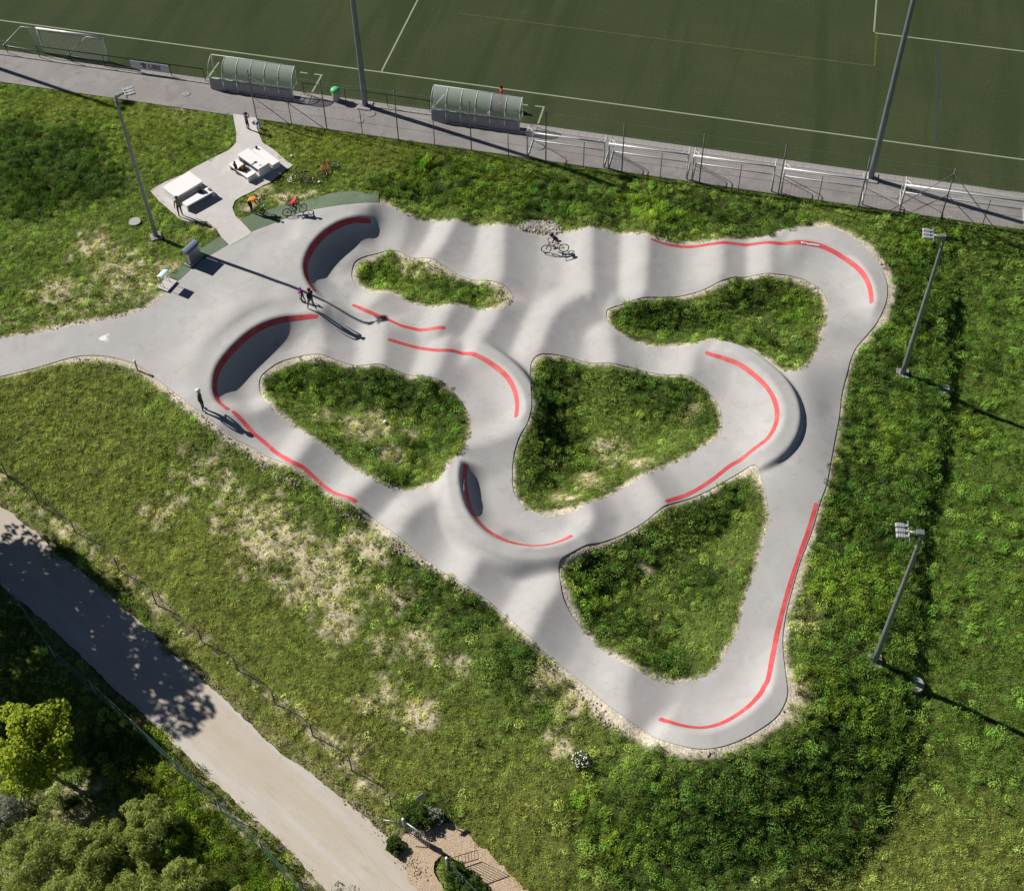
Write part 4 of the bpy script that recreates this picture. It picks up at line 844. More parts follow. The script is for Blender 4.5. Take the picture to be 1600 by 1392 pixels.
# ---- green lidded bin, manholes
b_e = empty('litter_bin', field(4.55, 3.0), FAZ, 'pale litter bin with a bright green lid at the pitch edge beside the mast', 'bin')
mb = MB(); mb.lathe([(.20, 0), (.24, .05), (.26, .8), (.25, .82)], n=16); mb.build('body', mat('bin_beige', (.40, .36, .28), .7), b_e)
mb = MB(); mb.lathe([(.31, .80), (.33, .86), (.28, .99), (.12, 1.06), (.02, 1.07)], n=16); mb.build('lid', mat('green_lid', (.10, .46, .20), .4), b_e)
M_MAN = mat('manhole_iron', (.27, .255, .25), .7, .1, var=.15, scale=12); M_MANF = mat('manhole_frame', (.20, .19, .185), .8)
for x, y, r, l_ in ((579, 178, .36, 'round manhole cover on the footpath beside the foot of the left mast'), (562, 189, .30, 'smaller round manhole cover on the footpath below the left mast'), (291, 147, .30, 'pale round manhole cover on the footpath left of the first dugout'),
                 (843, 230, .34, 'round manhole cover on the asphalt under the first training goal'), (1397, 306, .32, 'manhole cover on the asphalt beside the wide goal by the right mast'), (211, 347, .38, 'grey manhole cover in the grass left of the floodlight base'), (1472, 607, .42, 'pale round cover in the right lawn beside the upper shadow'), (1430, 1069, .42, 'pale round cover in the right lawn at the start of the lower shadow')):
    on = y < 320 and not (x < 250); c = G(x, y, 0) if on else P(x, y, HGR)
    e = empty('manhole', c+np.array([0, 0, 0 if on else .04]), random.random(), l_, 'manhole cover', 'manhole covers')
    pale = x > 1400 or x < 250
    mb = MB(); mb.lathe([(r, 0), (r, .012), (r-.04, .014)], n=28); mb.build('frame', M_SLAB if pale else M_MANF, e)
    mb = MB(); mb.lathe([(r-.045, .008), (r-.045, .022)], n=28); mb.build('cover', mat('pale_cover', (.36, .37, .36), .8) if pale else M_MAN, e)
# ================================================================ PICNIC PLACE
def quad_frame(cs, z):
    q = [G(x, y, z) for x, y in cs]; c = sum(q)/4; a = ((q[1]-q[0])+(q[2]-q[3]))/2; b = ((q[3]-q[0])+(q[2]-q[1]))/2
    return c, np.linalg.norm(a[:2]), np.linalg.norm(b[:2]), atan2(a[1], a[0])
def table(cs, label, solid):                          # long side along local x
    c, la, lb, az = quad_frame(cs, .74)
    if lb > la: la, lb, az = lb, la, az+pi/2
    e = empty('picnic_table', (c[0], c[1], .015), az, label, 'table', 'white picnic furniture')
    mb = MB(); mb.rbox((0, 0, .70), (la, lb, .08), .012); mb.build('tabletop', M_WHITE, e)
    for s in (-1, 1): mb = MB(); mb.box((s*(la/2-.05), 0, .33), (.08, lb-.04 if solid else lb*.7, .66)); mb.build('end_panel', M_WHITE, e)
    return e
def bench(cs, label):
    c, la, lb, az = quad_frame(cs, .45)
    if lb > la: la, lb, az = lb, la, az+pi/2
    e = empty('bench', (c[0], c[1], .015), az, label, 'bench', 'white picnic furniture')
    mb = MB(); mb.rbox((0, 0, .41), (la, lb, .08), .012); mb.build('seat', M_WHITE, e)
    for s in (-1, 1): mb = MB(); mb.box((s*(la/2-.05), 0, .185), (.08, lb-.03, .37)); mb.build('end_panel', M_WHITE, e)
    return e
table([(252.3,293.6),(294,268.5),(319,283),(276,308)], 'white picnic table nearest the grey floodlight pole, a person standing at its corner', False)
bench([(282,313),(324,291),(334,299),(291,324)], 'white bench with a black bag on its end, in front of the left picnic table')
table([(372.6,241.3),(388.7,230.6),(419.6,256),(401.9,265.8)], 'white picnic table between two benches on the right of the concrete plaza', True)
bench([(394.9,234),(406,227.8),(435.9,253),(424.4,259.9)], 'white bench on the right side of the right picnic table, next to the grass')
bench([(358,256.5),(372,248),(398.8,271),(385.9,279)], 'white bench on the left side of the right picnic table, a rust-brown bundle on it')
# things on the furniture
def lumps(name, loc, cols, n, R, h, label, cat, seed, s0=.06):
    r = random.Random(seed); e = MB()
    for k in range(n): a = r.uniform(0, 6.3); q = R*sqrt(r.random()); s_ = s0*r.uniform(.6, 1.3); e.ball((q*cos(a), q*sin(a), s_*.8+h*(1-q/R)*r.random()), s_, 7, 5, k % len(cols), (r.uniform(.7, 1.5), r.uniform(.7, 1.5), .9))
    o = e.build(name, cols); o.location = loc; return tag(o, label, cat)
lumps('bundle', G(381, 264, .45), [cloth('rust_cloth', (.26, .11, .04)), cloth('tan_cloth', (.34, .22, .10)), cloth('brown_cloth', (.10, .045, .02))], 26, .26, .32, 'rust-brown crumpled bundle lying on the white bench', 'clothing', 3, .08)
e = empty('rucksack', G(314, 300, .45), 0.5, 'black rucksack lying on the end of the left bench', 'bag')
mb = MB(); mb.rbox((0, 0, .14), (.42, .30, .26), .08); mb.build('body', M_BLACK, e)
mb = MB(); mb.rbox((.14, -.12, .16), (.16, .14, .18), .05); mb.build('pocket', cloth('grey_cloth', (.2, .2, .2)), e); mb = MB(); mb.torus((-.05, .12, .22), .13, .018, 'Y', 12, 5); mb.build('strap', M_BLACK, e)
e = empty('carrier_bag', G(327, 297, .45), .3, 'white plastic bag beside the black rucksack on the bench', 'bag')
mb = MB(); mb.rbox((0, 0, .09), (.22, .16, .18), .05); mb.build('body', M_WHITE2, e); mb = MB(); mb.torus((0, 0, .19), .06, .012, 'Y', 10, 4); mb.build('handle', M_WHITE2, e)
o = MB().rbox((0, 0, .025), (.20, .12, .05), .02).tube([(-.3, -.1, .03), (-.12, -.04, .03)], .02, 6).build('sunglasses_case', cloth('olive_case', (.10, .09, .07))); o.location = G(399, 254, .755); o.rotation_euler = (0, 0, .5); tag(o, 'small dark case lying on the right picnic table', 'case')
o = MB().rbox((0, 0, .012), (.16, .05, .024), .008).build('phone', M_BLACK); o.location = G(406.5, 258.5, .755); o.rotation_euler = (0, 0, .2); tag(o, 'thin dark phone lying near the corner of the right picnic table', 'phone')
o = MB().rbox((0, 0, .1), (.14, .10, .20), .03).build('drink_carton', M_BLACK); o.location = G(401, 232.5, .46); tag(o, 'small dark box on the far end of the right bench', 'box')
# litter bin of steel
bl = G(298, 418, .0); br = G(316.5, 401, .0); az = atan2((br-bl)[1], (br-bl)[0]); L_ = np.linalg.norm(br-bl); cc = (bl+br)/2+np.array([-sin(az), cos(az), 0])*.22
e = empty('waste_container', (cc[0], cc[1], .01), az, 'large brushed steel waste container with a blue-grey lid between green pads', 'bin')
mb = MB(); mb.rbox((0, 0, .06), (L_+.12, .56, .12), .03); mb.build('plinth', M_SLAB, e)
mb = MB(); mb.rbox((0, 0, .60), (L_, .46, .96), .13); mb.build('body', M_STEEL, e)
for s in (-1, 1): mb = MB(); mb.rbox((s*(L_/2-.14), -.235, .60), (.16, .02, .90), .005); mb.build('door', M_STEEL, e)
mb = MB(); mb.box((0, -.12, 1.12), (L_-.2, .24, .09)); mb.build('slot', M_BLACK, e)
mb = MB(); 
for i in range(9):
    a = pi*i/8; 
V = []
for x in (-L_/2-.02, L_/2+.02):
    for i in range(9): a = pi*i/8; V.append((x, -.25*cos(a), 1.14+.10*sin(a)))
mb.add(V, [(i, i+1, i+10, i+9) for i in range(8)], 0, True); mb.add(V, [tuple(range(9))[::-1], tuple(range(9, 18)), (0, 9, 17, 8)], 0); mb.build('lid', M_LID, e)
# information board
bc = [G(x, y, .02) for x, y in ((246,449.5),(261.3,433.4),(276,440),(262,456))]; mb = MB(); q = sum(bc)/4
az = atan2((bc[1]-bc[0])[1], (bc[1]-bc[0])[0]); e = empty('information_board', (q[0], q[1], 0), az, 'small tilted board in blue and white on thin crossed legs, standing on a white slab', 'sign')
mb.box((0, 0, .03), (np.linalg.norm(bc[1]-bc[0]), np.linalg.norm(bc[3]-bc[0]), .07)); mb.build('base_slab', M_CONC, e)
cpan = G(254.5, 427, 1.0); lp = Matrix.Rotation(-az, 3, 'Z') @ Vector((cpan[0]-q[0], cpan[1]-q[1], 1.0))
m = bpy.data.materials.new('board_print'); t_, b_ = nodes_of(m); tc = t_.nodes.new('ShaderNodeTexCoord'); sp = t_.nodes.new('ShaderNodeSeparateXYZ'); cr = t_.nodes.new('ShaderNodeValToRGB'); ns = t_.nodes.new('ShaderNodeTexNoise'); ns.inputs['Scale'].default_value = 5
ad = t_.nodes.new('ShaderNodeMath'); ad.operation = 'MULTIPLY_ADD'; ad.inputs[1].default_value = .35; t_.links.new(tc.outputs['Generated'], sp.inputs[0]); t_.links.new(tc.outputs['Generated'], ns.inputs[0]); t_.links.new(ns.outputs['Fac'], ad.inputs[0]); t_.links.new(sp.outputs[1], ad.inputs[2]); t_.links.new(ad.outputs[0], cr.inputs[0])
for p_, c_ in ((.0, (.03, .30, .72)), (.42, (.03, .38, .80)), (.58, (.45, .70, .85)), (.8, (.78, .78, .85))):
    el = cr.color_ramp.elements.new(p_) if p_ not in (0.0,) else cr.color_ramp.elements[0]; el.color = (*c_, 1)
cr.color_ramp.elements[-1].color = (.78, .78, .85, 1); t_.links.new(cr.outputs[0], b_.inputs['Base Color'])
mb = MB(); mb.box((0, 0, 0), (.62, .50, .03)); o = mb.build('panel', m, e); o.location = lp; o.rotation_euler = (radians(-22), 0, 0)
for s in (-1, 1): mb = MB(); mb.tube([(lp.x+s*.26, lp.y+.18, lp.z-.10), (lp.x+s*.28, -.1, .05)], .014, 6); mb.tube([(lp.x+s*.26, lp.y-.2, lp.z+.04), (lp.x+s*.28, .25, .05)], .014, 6); mb.build('leg', M_DARKM, e)
# small post at the path edge
e = place('marker_post', 215, 578, .3, label='short grey post with white cap in the sandy edge below the white arrow mark', cat='post')
mb = MB(); mb.tube([(0, 0, -.1), (0, 0, .75)], .045, 8); mb.build('post', M_GALV, e); mb = MB(); mb.lathe([(.07, .74), (.07, .80), (.03, .83)], n=10); mb.build('cap', M_WHITE2, e)
# white arrow mark painted on the asphalt
def drape(name, polys, m, z, parent):
    mb = MB()
    for p_ in polys:
        V = []
        for x, y in p_: c = P(x, y, HT); V.append((c[0], c[1], c[2]+z))
        mb.add(V, [tuple(range(len(V)))[::-1]])
    return mb.build(name, m, parent)
T0 = (140, 510); K = 15.47
tp = lambda L_: [(T0[0]+x/K, T0[1]+y/K) for x, y in L_]
M_WP = mat('white_marking', (.74, .73, .72), .7)
drape('arrow_mark', [tp([(210,300),(280,245),(380,205),(400,260),(425,300),(360,350),(290,345),(235,325)]), tp([(380,205),(480,175),(483,195),(400,225)]), tp([(483,195),(470,240),(455,240),(462,200)]), tp([(400,225),(412,262),(400,262),(385,215)]),
   tp([(470,240),(425,262),(410,262),(412,250),(455,225)]), tp([(425,300),(450,285),(470,300),(430,315)]), tp([(470,300),(448,378),(432,372),(455,300)]), tp([(448,378),(360,365),(340,350),(432,362)]), tp([(360,350),(425,300),(435,310),(375,345)])], M_WP, .006, track)
# lettering on the red lines, lying on the banked wall
def letter_on(txt, p0, p1, size):
    a = P(*p0, HT); b = P(*p1, HT); c = (a+b)/2; d = Vector(b-a).normalized()
    ex = .06; gxn = (samp(HT, c[0]+ex, c[1])-samp(HT, c[0]-ex, c[1]))/(2*ex); gyn = (samp(HT, c[0], c[1]+ex)-samp(HT, c[0], c[1]-ex))/(2*ex)
    n = Vector((-float(gxn), -float(gyn), 1)).normalized(); d = (d-n*d.dot(n)).normalized(); u_ = n.cross(d)
    o = text_mesh(txt, size, 'lettering', M_WP, track, (0, 0, 0), (0, 0, 0), 1.0, .008)
    R = Matrix((d, u_, n)).transposed().to_4x4(); o.matrix_local = Matrix.Translation(Vector(c)+n*.03) @ R
letter_on('▼Velosolutions', (1254, 380), (1277, 383), .17)
letter_on('Velosolutions', (724.3, 748), (724.6, 768), .15)

# ================================================================ PEOPLE
BASE = dict(pelvis=(0,0,.93), spine=(0,0,1.10), chest=(0,0,1.32), neck=(0,0,1.47), head0=(.01,0,1.56), head1=(.02,0,1.68), nose=(.115,0,1.60),
  shL=(0,.18,1.41), elL=(-.02,.24,1.13), wrL=(.05,.25,.88), paL=(.07,.25,.80), shR=(0,-.18,1.41), elR=(-.02,-.24,1.13), wrR=(.05,-.25,.88), paR=(.07,-.25,.80),
  hiL=(0,.09,.90), knL=(.03,.10,.49), anL=(0,.11,.08), toL=(.16,.12,.03), hiR=(0,-.09,.90), knR=(.03,-.10,.49), anR=(0,-.11,.08), toR=(.16,-.12,.03))
RAD = dict(pelvis=.13, spine=.115, chest=.135, neck=.055, head0=.082, head1=.088, nose=.016, sh=.062, el=.043, wr=.028, pa=.034, hi=.085, kn=.058, an=.038, to=.036)
BONES = [('pelvis','spine','t'),('spine','chest','t'),('chest','neck','t'),('neck','head0','s'),('head0','head1','s'),('head0','nose','s')]
for s_ in 'LR': BONES += [('chest','sh'+s_,'t'),('sh'+s_,'el'+s_,'t'),('el'+s_,'wr'+s_,'f'),('wr'+s_,'pa'+s_,'s'),('pelvis','hi'+s_,'l'),('hi'+s_,'kn'+s_,'l'),('kn'+s_,'an'+s_,'c'),('an'+s_,'to'+s_,'b')]
POSES = dict(
 stand={}, hips=dict(elL=(-.12,.36,1.18), wrL=(.02,.24,1.02), paL=(.05,.18,1.0)),
 raise_=dict(elL=(.12,.28,1.30), wrL=(.22,.12,1.50), paL=(.23,.05,1.54), elR=(.12,-.28,1.30), wrR=(.22,-.12,1.50), paR=(.23,-.05,1.54)),
 walk=dict(knL=(.16,.10,.52), anL=(.24,.10,.10), toL=(.39,.11,.06), knR=(-.02,-.10,.50), anR=(-.28,-.10,.16), toR=(-.16,-.11,.05), elL=(-.12,.24,1.16), wrL=(-.06,.26,.92), paL=(-.02,.26,.85), elR=(.06,-.24,1.15), wrR=(.22,-.22,.98), paR=(.28,-.22,.95)),
 push=dict(knR=(-.04,-.10,.50), anR=(-.30,-.10,.18), toR=(-.2,-.11,.06), chest=(.10,0,1.30), neck=(.15,0,1.44), head0=(.19,0,1.53), head1=(.22,0,1.65), nose=(.31,0,1.56), shL=(.11,.18,1.38), shR=(.11,-.18,1.38), elL=(.22,.25,1.15), wrL=(.40,.2,1.02), paL=(.46,.2,1.0), elR=(.22,-.25,1.15), wrR=(.40,-.2,1.02), paR=(.46,-.2,1.0)),
 bend=dict(pelvis=(-.12,0,.90), spine=(.05,0,1.05), chest=(.28,0,1.12), neck=(.42,0,1.10), head0=(.52,0,1.06), head1=(.62,0,1.02), nose=(.58,0,.95), shL=(.33,.18,1.12), shR=(.33,-.18,1.12), elL=(.42,.2,.86), wrL=(.55,.12,.68), paL=(.6,.1,.62), elR=(.42,-.2,.86), wrR=(.55,-.12,.68), paR=(.6,-.1,.62), hiL=(-.1,.09,.88), hiR=(-.1,-.09,.88), knL=(.02,.11,.48), knR=(.0,-.11,.48)),
 ride=dict(pelvis=(-.20,0,.98), spine=(-.11,0,1.13), chest=(.06,0,1.30), neck=(.17,0,1.40), head0=(.23,0,1.48), head1=(.27,0,1.60), nose=(.36,0,1.50), shL=(.10,.18,1.36), shR=(.10,-.18,1.36), elL=(.24,.27,1.16), elR=(.24,-.27,1.16), wrL=(.38,.27,1.04), wrR=(.38,-.27,1.04), paL=(.43,.27,1.01), paR=(.43,-.27,1.01), hiL=(-.17,.09,.95), hiR=(-.17,-.09,.95),
   knL=(.20,.11,.82), anL=(.02,.12,.47), toL=(.17,.12,.42), knR=(.14,-.11,.60), anR=(-.10,-.12,.22), toR=(.05,-.12,.16)),
 sit=dict(pelvis=(0,0,.56), spine=(-.02,0,.74), chest=(.03,0,.96), neck=(.07,0,1.11), head0=(.10,0,1.20), head1=(.12,0,1.32), nose=(.21,0,1.23), shL=(.04,.18,1.04), shR=(.04,-.18,1.04), elL=(.12,.24,.80), elR=(.12,-.24,.80), wrL=(.32,.15,.70), wrR=(.32,-.15,.70), paL=(.39,.12,.68), paR=(.39,-.12,.68), hiL=(.02,.09,.54), hiR=(.02,-.09,.54), knL=(.43,.11,.54), knR=(.43,-.11,.54), anL=(.42,.11,.10), anR=(.42,-.11,.10), toL=(.57,.12,.05), toR=(.57,-.12,.05)))
def person(loc, az, h, pose, top, legs, label, hair=(.05, .03, .02), helmet=None, hat=None, sleeves=False, shorts=False, group=None, shoes=(.05, .05, .05), z0=0.0, parent_rot=None):
    J = dict(BASE); J.update(POSES[pose]); k = h/1.77; names = list(J); V = [Vector(J[n_])*k for n_ in names]; ix = {n_: i for i, n_ in enumerate(names)}
    E = [(ix[a], ix[b]) for a, b, _ in BONES]; R = [RAD.get(n_, RAD.get(n_[:2]))*k for n_ in names]; bones = [(V[ix[a]], V[ix[b]], c) for a, b, c in BONES]
    for s_, sg in (('L', 1), ('R', -1)):              # hands: four fingers and a thumb, slightly curled
        w_, p_ = V[ix['wr'+s_]], V[ix['pa'+s_]]; d = (p_-w_).normalized(); side = d.cross(Vector((0, sg, 0.01))).normalized() if abs(d.y) < .9 else Vector((1, 0, 0)); nrm = d.cross(side).normalized()
        for q, (off, ln) in enumerate(((-.024, .070), (-.008, .080), (.008, .076), (.024, .060))):
            a = p_+side*off*k+d*.02*k; b = a+(d*ln*.6+nrm*.012)*k; c = b+(d*ln*.4+nrm*.03)*k; i0 = len(V); V += [a, b, c]; R += [.010*k, .009*k, .007*k]; E += [(ix['pa'+s_], i0), (i0, i0+1), (i0+1, i0+2)]; bones.append((a, c, 's'))
        a = w_.lerp(p_, .6)+side*-.035*k; b = a+(d*.035-side*.015+nrm*.01)*k; i0 = len(V); V += [a, b]; R += [.011*k, .009*k]; E += [(ix['pa'+s_], i0), (i0, i0+1)]; bones.append((a, b, 's'))
    me = bpy.data.meshes.new('body_skel'); me.from_pydata(V, E, []); o = bpy.data.objects.new('body', me); COL.objects.link(o)
    o.modifiers.new('skin', 'SKIN'); sv = me.skin_vertices[0].data
    for i, r_ in enumerate(R): sv[i].radius = (r_, r_)
    for i in (ix['pelvis'], ix['spine'], ix['chest']): sv[i].radius = (R[i]*1.18, R[i]*.85) if False else (R[i], R[i])
    sv[ix['pelvis']].use_root = True
    m = o.modifiers.new('sub', 'SUBSURF'); m.levels = m.render_levels = 1
    dg = bpy.context.evaluated_depsgraph_get(); dg.update(); me2 = bpy.data.meshes.new_from_object(o.evaluated_get(dg)); bpy.data.objects.remove(o)
    me2.materials.clear(); mt = [cloth('cloth_%d_%d_%d' % tuple(int(c*99) for c in top), top), cloth('cloth_%d_%d_%d' % tuple(int(c*99) for c in legs), legs), M_SKIN, cloth('cloth_%d_%d_%d' % tuple(int(c*99) for c in shoes), shoes)]
    for m in mt: me2.materials.append(m)
    mp = {'t': 0, 'f': 0 if sleeves else 2, 's': 2, 'l': 1, 'c': 2 if shorts else 1, 'b': 3}
    for p_ in me2.polygons:
        best = 9; bc_ = 't'
        for a, b, c in bones:
            ab = b-a; t = max(0, min(1, (p_.center-a).dot(ab)/max(ab.length_squared, 1e-9))); d = (p_.center-a-ab*t).length
            if d < best: best = d; bc_ = c
        p_.material_index = mp[bc_]; p_.use_smooth = True
    e = empty('person', (loc[0], loc[1], loc[2]+z0), az, label, 'person', group)
    link('body', me2, e)
    h0, h1, ns_ = V[ix['head0']], V[ix['head1']], V[ix['nose']]; c = h0.lerp(h1, .55); up_ = (h1-h0).normalized(); fw = (ns_-h0); fw = (fw-up_*fw.dot(up_)).normalized(); lf = up_.cross(fw)
    mb = MB(); 
    for s_ in (-1, 1): mb = MB(); mb.ball(c+fw*.083*k+lf*s_*.032*k+up_*.005*k, .011*k, 6, 4); mb.build('eye', M_SKIND, e)
    if helmet:
        mb = MB(); n = 12
        for i in range(5):
            t0, t1 = pi/2*i/4*1.05, 0
        mb.ball((0, 0, 0), .128*k, 12, 8, 0, (1.15, 1, .85)); ob = mb.build('helmet', mat('helmet_%d_%d_%d' % tuple(int(q*99) for q in helmet), helmet, .35), e); ob.location = c+up_*.055*k-fw*.01*k; ob.rotation_euler = Matrix((fw, lf, up_)).transposed().to_euler()
    elif hat:
        mb = MB(); mb.lathe([(.19*k, 0), (.19*k, .012*k), (.11*k, .02*k), (.10*k, .09*k), (.05*k, .12*k)], n=14); ob = mb.build('hat', cloth('hat_%d_%d_%d' % tuple(int(q*99) for q in hat), hat), e); ob.location = c+up_*.04*k; ob.rotation_euler = Matrix((fw, lf, up_)).transposed().to_euler()
    else:
        mb = MB(); mb.ball((0, 0, 0), .112*k, 12, 8, 0, (1.0, .95, .95)); ob = mb.build('hair', mat('hair_%d_%d_%d' % tuple(int(q*99) for q in hair), hair, .8), e); ob.location = c+up_*.035*k-fw*.022*k
    return e

def bicycle(col, name='bicycle', label='', group=None, k=1.0, steer=0.0):
    e = empty(name, (0, 0, 0), 0, label, 'bicycle', group); fr = mat('frame_%d_%d_%d' % tuple(int(q*99) for q in col), col, .35); r = .335
    for nm, x in (('rear_wheel', -.53), ('front_wheel', .56)):
        mb = MB(); mb.torus((0, 0, 0), (r-.025)*k, .027*k, 'Y', 28, 6); wl = mb.build(nm, M_RUBBER, e); wl.location = (x*k, 0, r*k)
        mb = MB(); mb.torus((0, 0, 0), (r-.055)*k, .010*k, 'Y', 28, 4); mb.build('rim', M_STEEL, wl)
        mb = MB(); 
        for q in range(14): a = 2*pi*q/14; mb.tube([(0, .02*(-1)**q*k, 0), (cos(a)*(r-.06)*k, 0, sin(a)*(r-.06)*k)], .0022*k, 3, caps=False, smooth=False)
        mb.tube([(0, -.05*k, 0), (0, .05*k, 0)], .022*k, 8); mb.build('spokes', M_STEEL, wl)
        if x > 0: wl.rotation_euler = (0, 0, steer)
        else: mb = MB(); mb.lathe([(.05*k, -.012*k), (.055*k, 0), (.03*k, .02*k)], n=12); c_ = mb.build('cassette', M_DARKM, wl); c_.rotation_euler = (pi/2, 0, 0); c_.location = (0, -.03*k, 0)
    S_ = lambda *p_: tuple(q*k for q in p_)
    bb, st_, hd, hb, ra = S_(-.08, 0, .32), S_(-.24, 0, .84), S_(.36, 0, .86), S_(.40, 0, .72), S_(-.53, 0, .335)
    mb = MB(); mb.tube([bb, st_], .018*k, 8); mb.tube([S_(-.22, 0, .76), hd], .020*k, 8); mb.tube([bb, hb], .026*k, 8); mb.tube([hd, hb], .022*k, 8)
    for y in (-.05, .05): mb.tube([S_(-.08, y*.6, .32), S_(-.53, y, .335)], .011*k, 6); mb.tube([S_(-.22, y*.4, .76), S_(-.53, y, .335)], .010*k, 6)
    mb.build('frame', fr, e)
    mb = MB(); mb.tube([S_(.40, 0, .72), S_(.43, 0, .66)], .022*k, 6)
    for y in (-.055, .055): mb.tube([S_(.43, y, .68), S_(.56, y, .335)], .016*k, 6)
    mb.tube([S_(.43, -.055, .68), S_(.43, .055, .68)], .018*k, 6); mb.build('fork', M_DARKM, e)
    mb = MB(); mb.tube([hd, S_(.33, 0, .94), S_(.40, 0, .96)], .016*k, 6); mb.tube([S_(.36, -.33, .99), S_(.41, -.1, .96), S_(.41, .1, .96), S_(.36, .33, .99)], .014*k, 6)
    for y in (-.29, .29): mb.tube([S_(.365, y-.05, .99), S_(.365, y+.05, .99)], .02*k, 6)
    mb.build('handlebar', M_BLACK, e)
    mb = MB(); mb.tube([st_, S_(-.26, 0, .92)], .014*k, 6); mb.rbox(S_(-.25, 0, .935), S_(.26, .14, .04), .018*k); mb.build('saddle', M_BLACK, e)
    mb = MB(); mb.tube([S_(-.08, -.07, .32), S_(-.08, .07, .32)], .02*k, 6); mb.lathe([(.085*k, -.004*k), (.085*k, .004*k)], S_(0, 0, 0), 14)
    mb = MB(); mb.torus(S_(-.08, -.05, .32), .08*k, .008*k, 'Y', 14, 4); mb.tube([S_(-.08, -.06, .32), S_(-.04, -.09, .16)], .012*k, 5); mb.tube([S_(-.08, .06, .32), S_(-.12, .09, .48)], .012*k, 5); mb.box(S_(-.04, -.13, .16), S_(.09, .08, .025)); mb.box(S_(-.12, .13, .48), S_(.09, .08, .025)); mb.build('crankset', M_DARKM, e)
    return e
def surf(x, y): return P(x, y, HT)
def azpx(a, b): A_ = surf(*a); B_ = surf(*b); return atan2(B_[1]-A_[1], B_[0]-A_[0])
def stand_bike(px_rear, px_front, col, label, k, steer=0, group=None):
    a, b = surf(*px_rear), surf(*px_front); d = b-a; az = atan2(d[1], d[0]); e = bicycle(col, label=label, k=k, steer=steer, group=group)
    c = (a+b)/2; e.location = c; e.rotation_euler = (0, -atan2(d[2], hypot(d[0], d[1])), az); return e, c, az
# rider on the top lane
e, c, az = stand_bike((881, 393.5), (854.5, 395), (.02, .02, .022), 'black mountain bike under the rider on the top lane', .98)
person(c, az, 1.66, 'ride', (.10, .075, .16), (.42, .30, .33), 'person in a dark purple top riding along the top lane with a black helmet', helmet=(.012, .012, .012), shorts=True, z0=-.02)
# child in red beside the green pad
e, c, az = stand_bike((449, 338), (476, 331), (.03, .03, .03), 'dark bicycle under the child in red on the green pad', .92, .5)
person(c, az, 1.5, 'ride', (.62, .05, .05), (.03, .03, .035), 'child in a red top with fair hair on a bicycle at the green pad', hair=(.55, .33, .16))
# adult in orange bending over a child in a green helmet
person(surf(394, 331), azpx((394, 331), (416, 331)), 1.75, 'bend', (.80, .22, .03), (.03, .03, .035), 'adult in an orange shirt bending over the child in the green helmet', hair=(.30, .28, .26), shoes=(.3, .3, .3))
e, c, az = stand_bike((405, 337), (421, 340), (.25, .25, .26), 'small grey children\'s bike beside the adult in orange', .58)
person(c, az, 1.05, 'ride', (.03, .03, .035), (.02, .02, .02), 'small child in a bright green helmet sitting on a little bike', helmet=(.05, .62, .32), sleeves=True)
# adult and child on the ramp
person(surf(488, 484), azpx((488, 484), (465, 470)), 1.78, 'walk', (.012, .012, .013), (.17, .155, .15), 'adult in black top and grey trousers walking down the ramp', hair=(.04, .03, .025), shoes=(.35, .35, .35))
cs = surf(474, 472); az = azpx((474, 472), (462, 462))
person(cs, az, 1.12, 'push', (.42, .03, .06), (.05, .04, .05), 'child in a dark red top with a blue helmet standing on a scooter', helmet=(.03, .07, .75))
def scooter(c, az, label, k=1.0, col=(.03, .03, .03)):
    e = empty('kick_scooter', c, az, label, 'scooter'); m = mat('scooter_%d' % int(col[0]*99), col, .4)
    mb = MB(); mb.rbox((.05*k, 0, .10*k), (.55*k, .12*k, .03*k), .01); mb.build('deck', m, e)
    mb = MB(); mb.tube([(.34*k, 0, .10*k), (.38*k, 0, .22*k), (.30*k, 0, .92*k)], .018*k, 8); mb.tube([(.30*k, -.2*k, .94*k), (.30*k, .2*k, .94*k)], .015*k, 8); mb.build('handlebar', M_DARKM, e)
    for x in (-.28, .40): mb = MB(); mb.torus((x*k, 0, .085*k), .06*k, .022*k, 'Y', 16, 6); mb.build('wheel', M_RUBBER, e)
scooter(cs, az, 'small dark scooter under the child in the blue helmet', .75)
c = surf(318, 641); az = azpx((318, 641), (335, 640))
person(c, az, 1.76, 'hips', (.075, .075, .08), (.02, .02, .022), 'person in a grey jacket and white helmet at the edge of the lower left lane', helmet=(.72, .72, .70), sleeves=True)
person(surf(283, 338), azpx((283, 338), (270, 320)), 1.68, 'stand', (.28, .23, .215), (.045, .03, .035), 'person in pale shirt and dark trousers standing beside the left picnic table', hair=(.10, .06, .04))
person(surf(388, 203), azpx((388, 203), (405, 190)), 1.42, 'raise_', (.10, .14, .22), (.02, .015, .02), 'child in grey-blue jacket and hat, hands raised, by the fence corner', hat=(.05, .035, .09), sleeves=True)
person(surf(370.5, 273), azpx((370, 273), (385, 262)), 1.12, 'stand', (.012, .012, .013), (.012, .012, .013), 'small child all in black standing at the left bench of the right table', hair=(.02, .015, .01), sleeves=True)
c = G(407, 201, .03); person(c, 2.2, .95, 'sit', (.35, .48, .70), (.30, .40, .62), 'toddler in pale blue sitting on the grass by the fence corner', hair=(.2, .12, .07), z0=-.24)
lumps('jacket', G(398.5, 193, .04), [cloth('blue_white', (.32, .36, .62)), cloth('pale_white', (.6, .6, .66))], 14, .22, .12, 'blue and white jacket lying on the pale path by the fence post', 'clothing', 8, .07)
c = field(15.35, 2.85); person(c, FAZ+pi/2, 1.72, 'sit', (.62, .60, .56), (.03, .03, .03), 'person in a white striped shirt sitting in the right dugout', hair=(.12, .10, .09), z0=-.10, sleeves=True)
person(G(784, 167), FAZ+.3, 1.74, 'walk', (.50, .03, .04), (.012, .012, .013), 'player in red shirt and black shorts on the touchline behind the right dugout', hair=(.015, .012, .01), shorts=True)
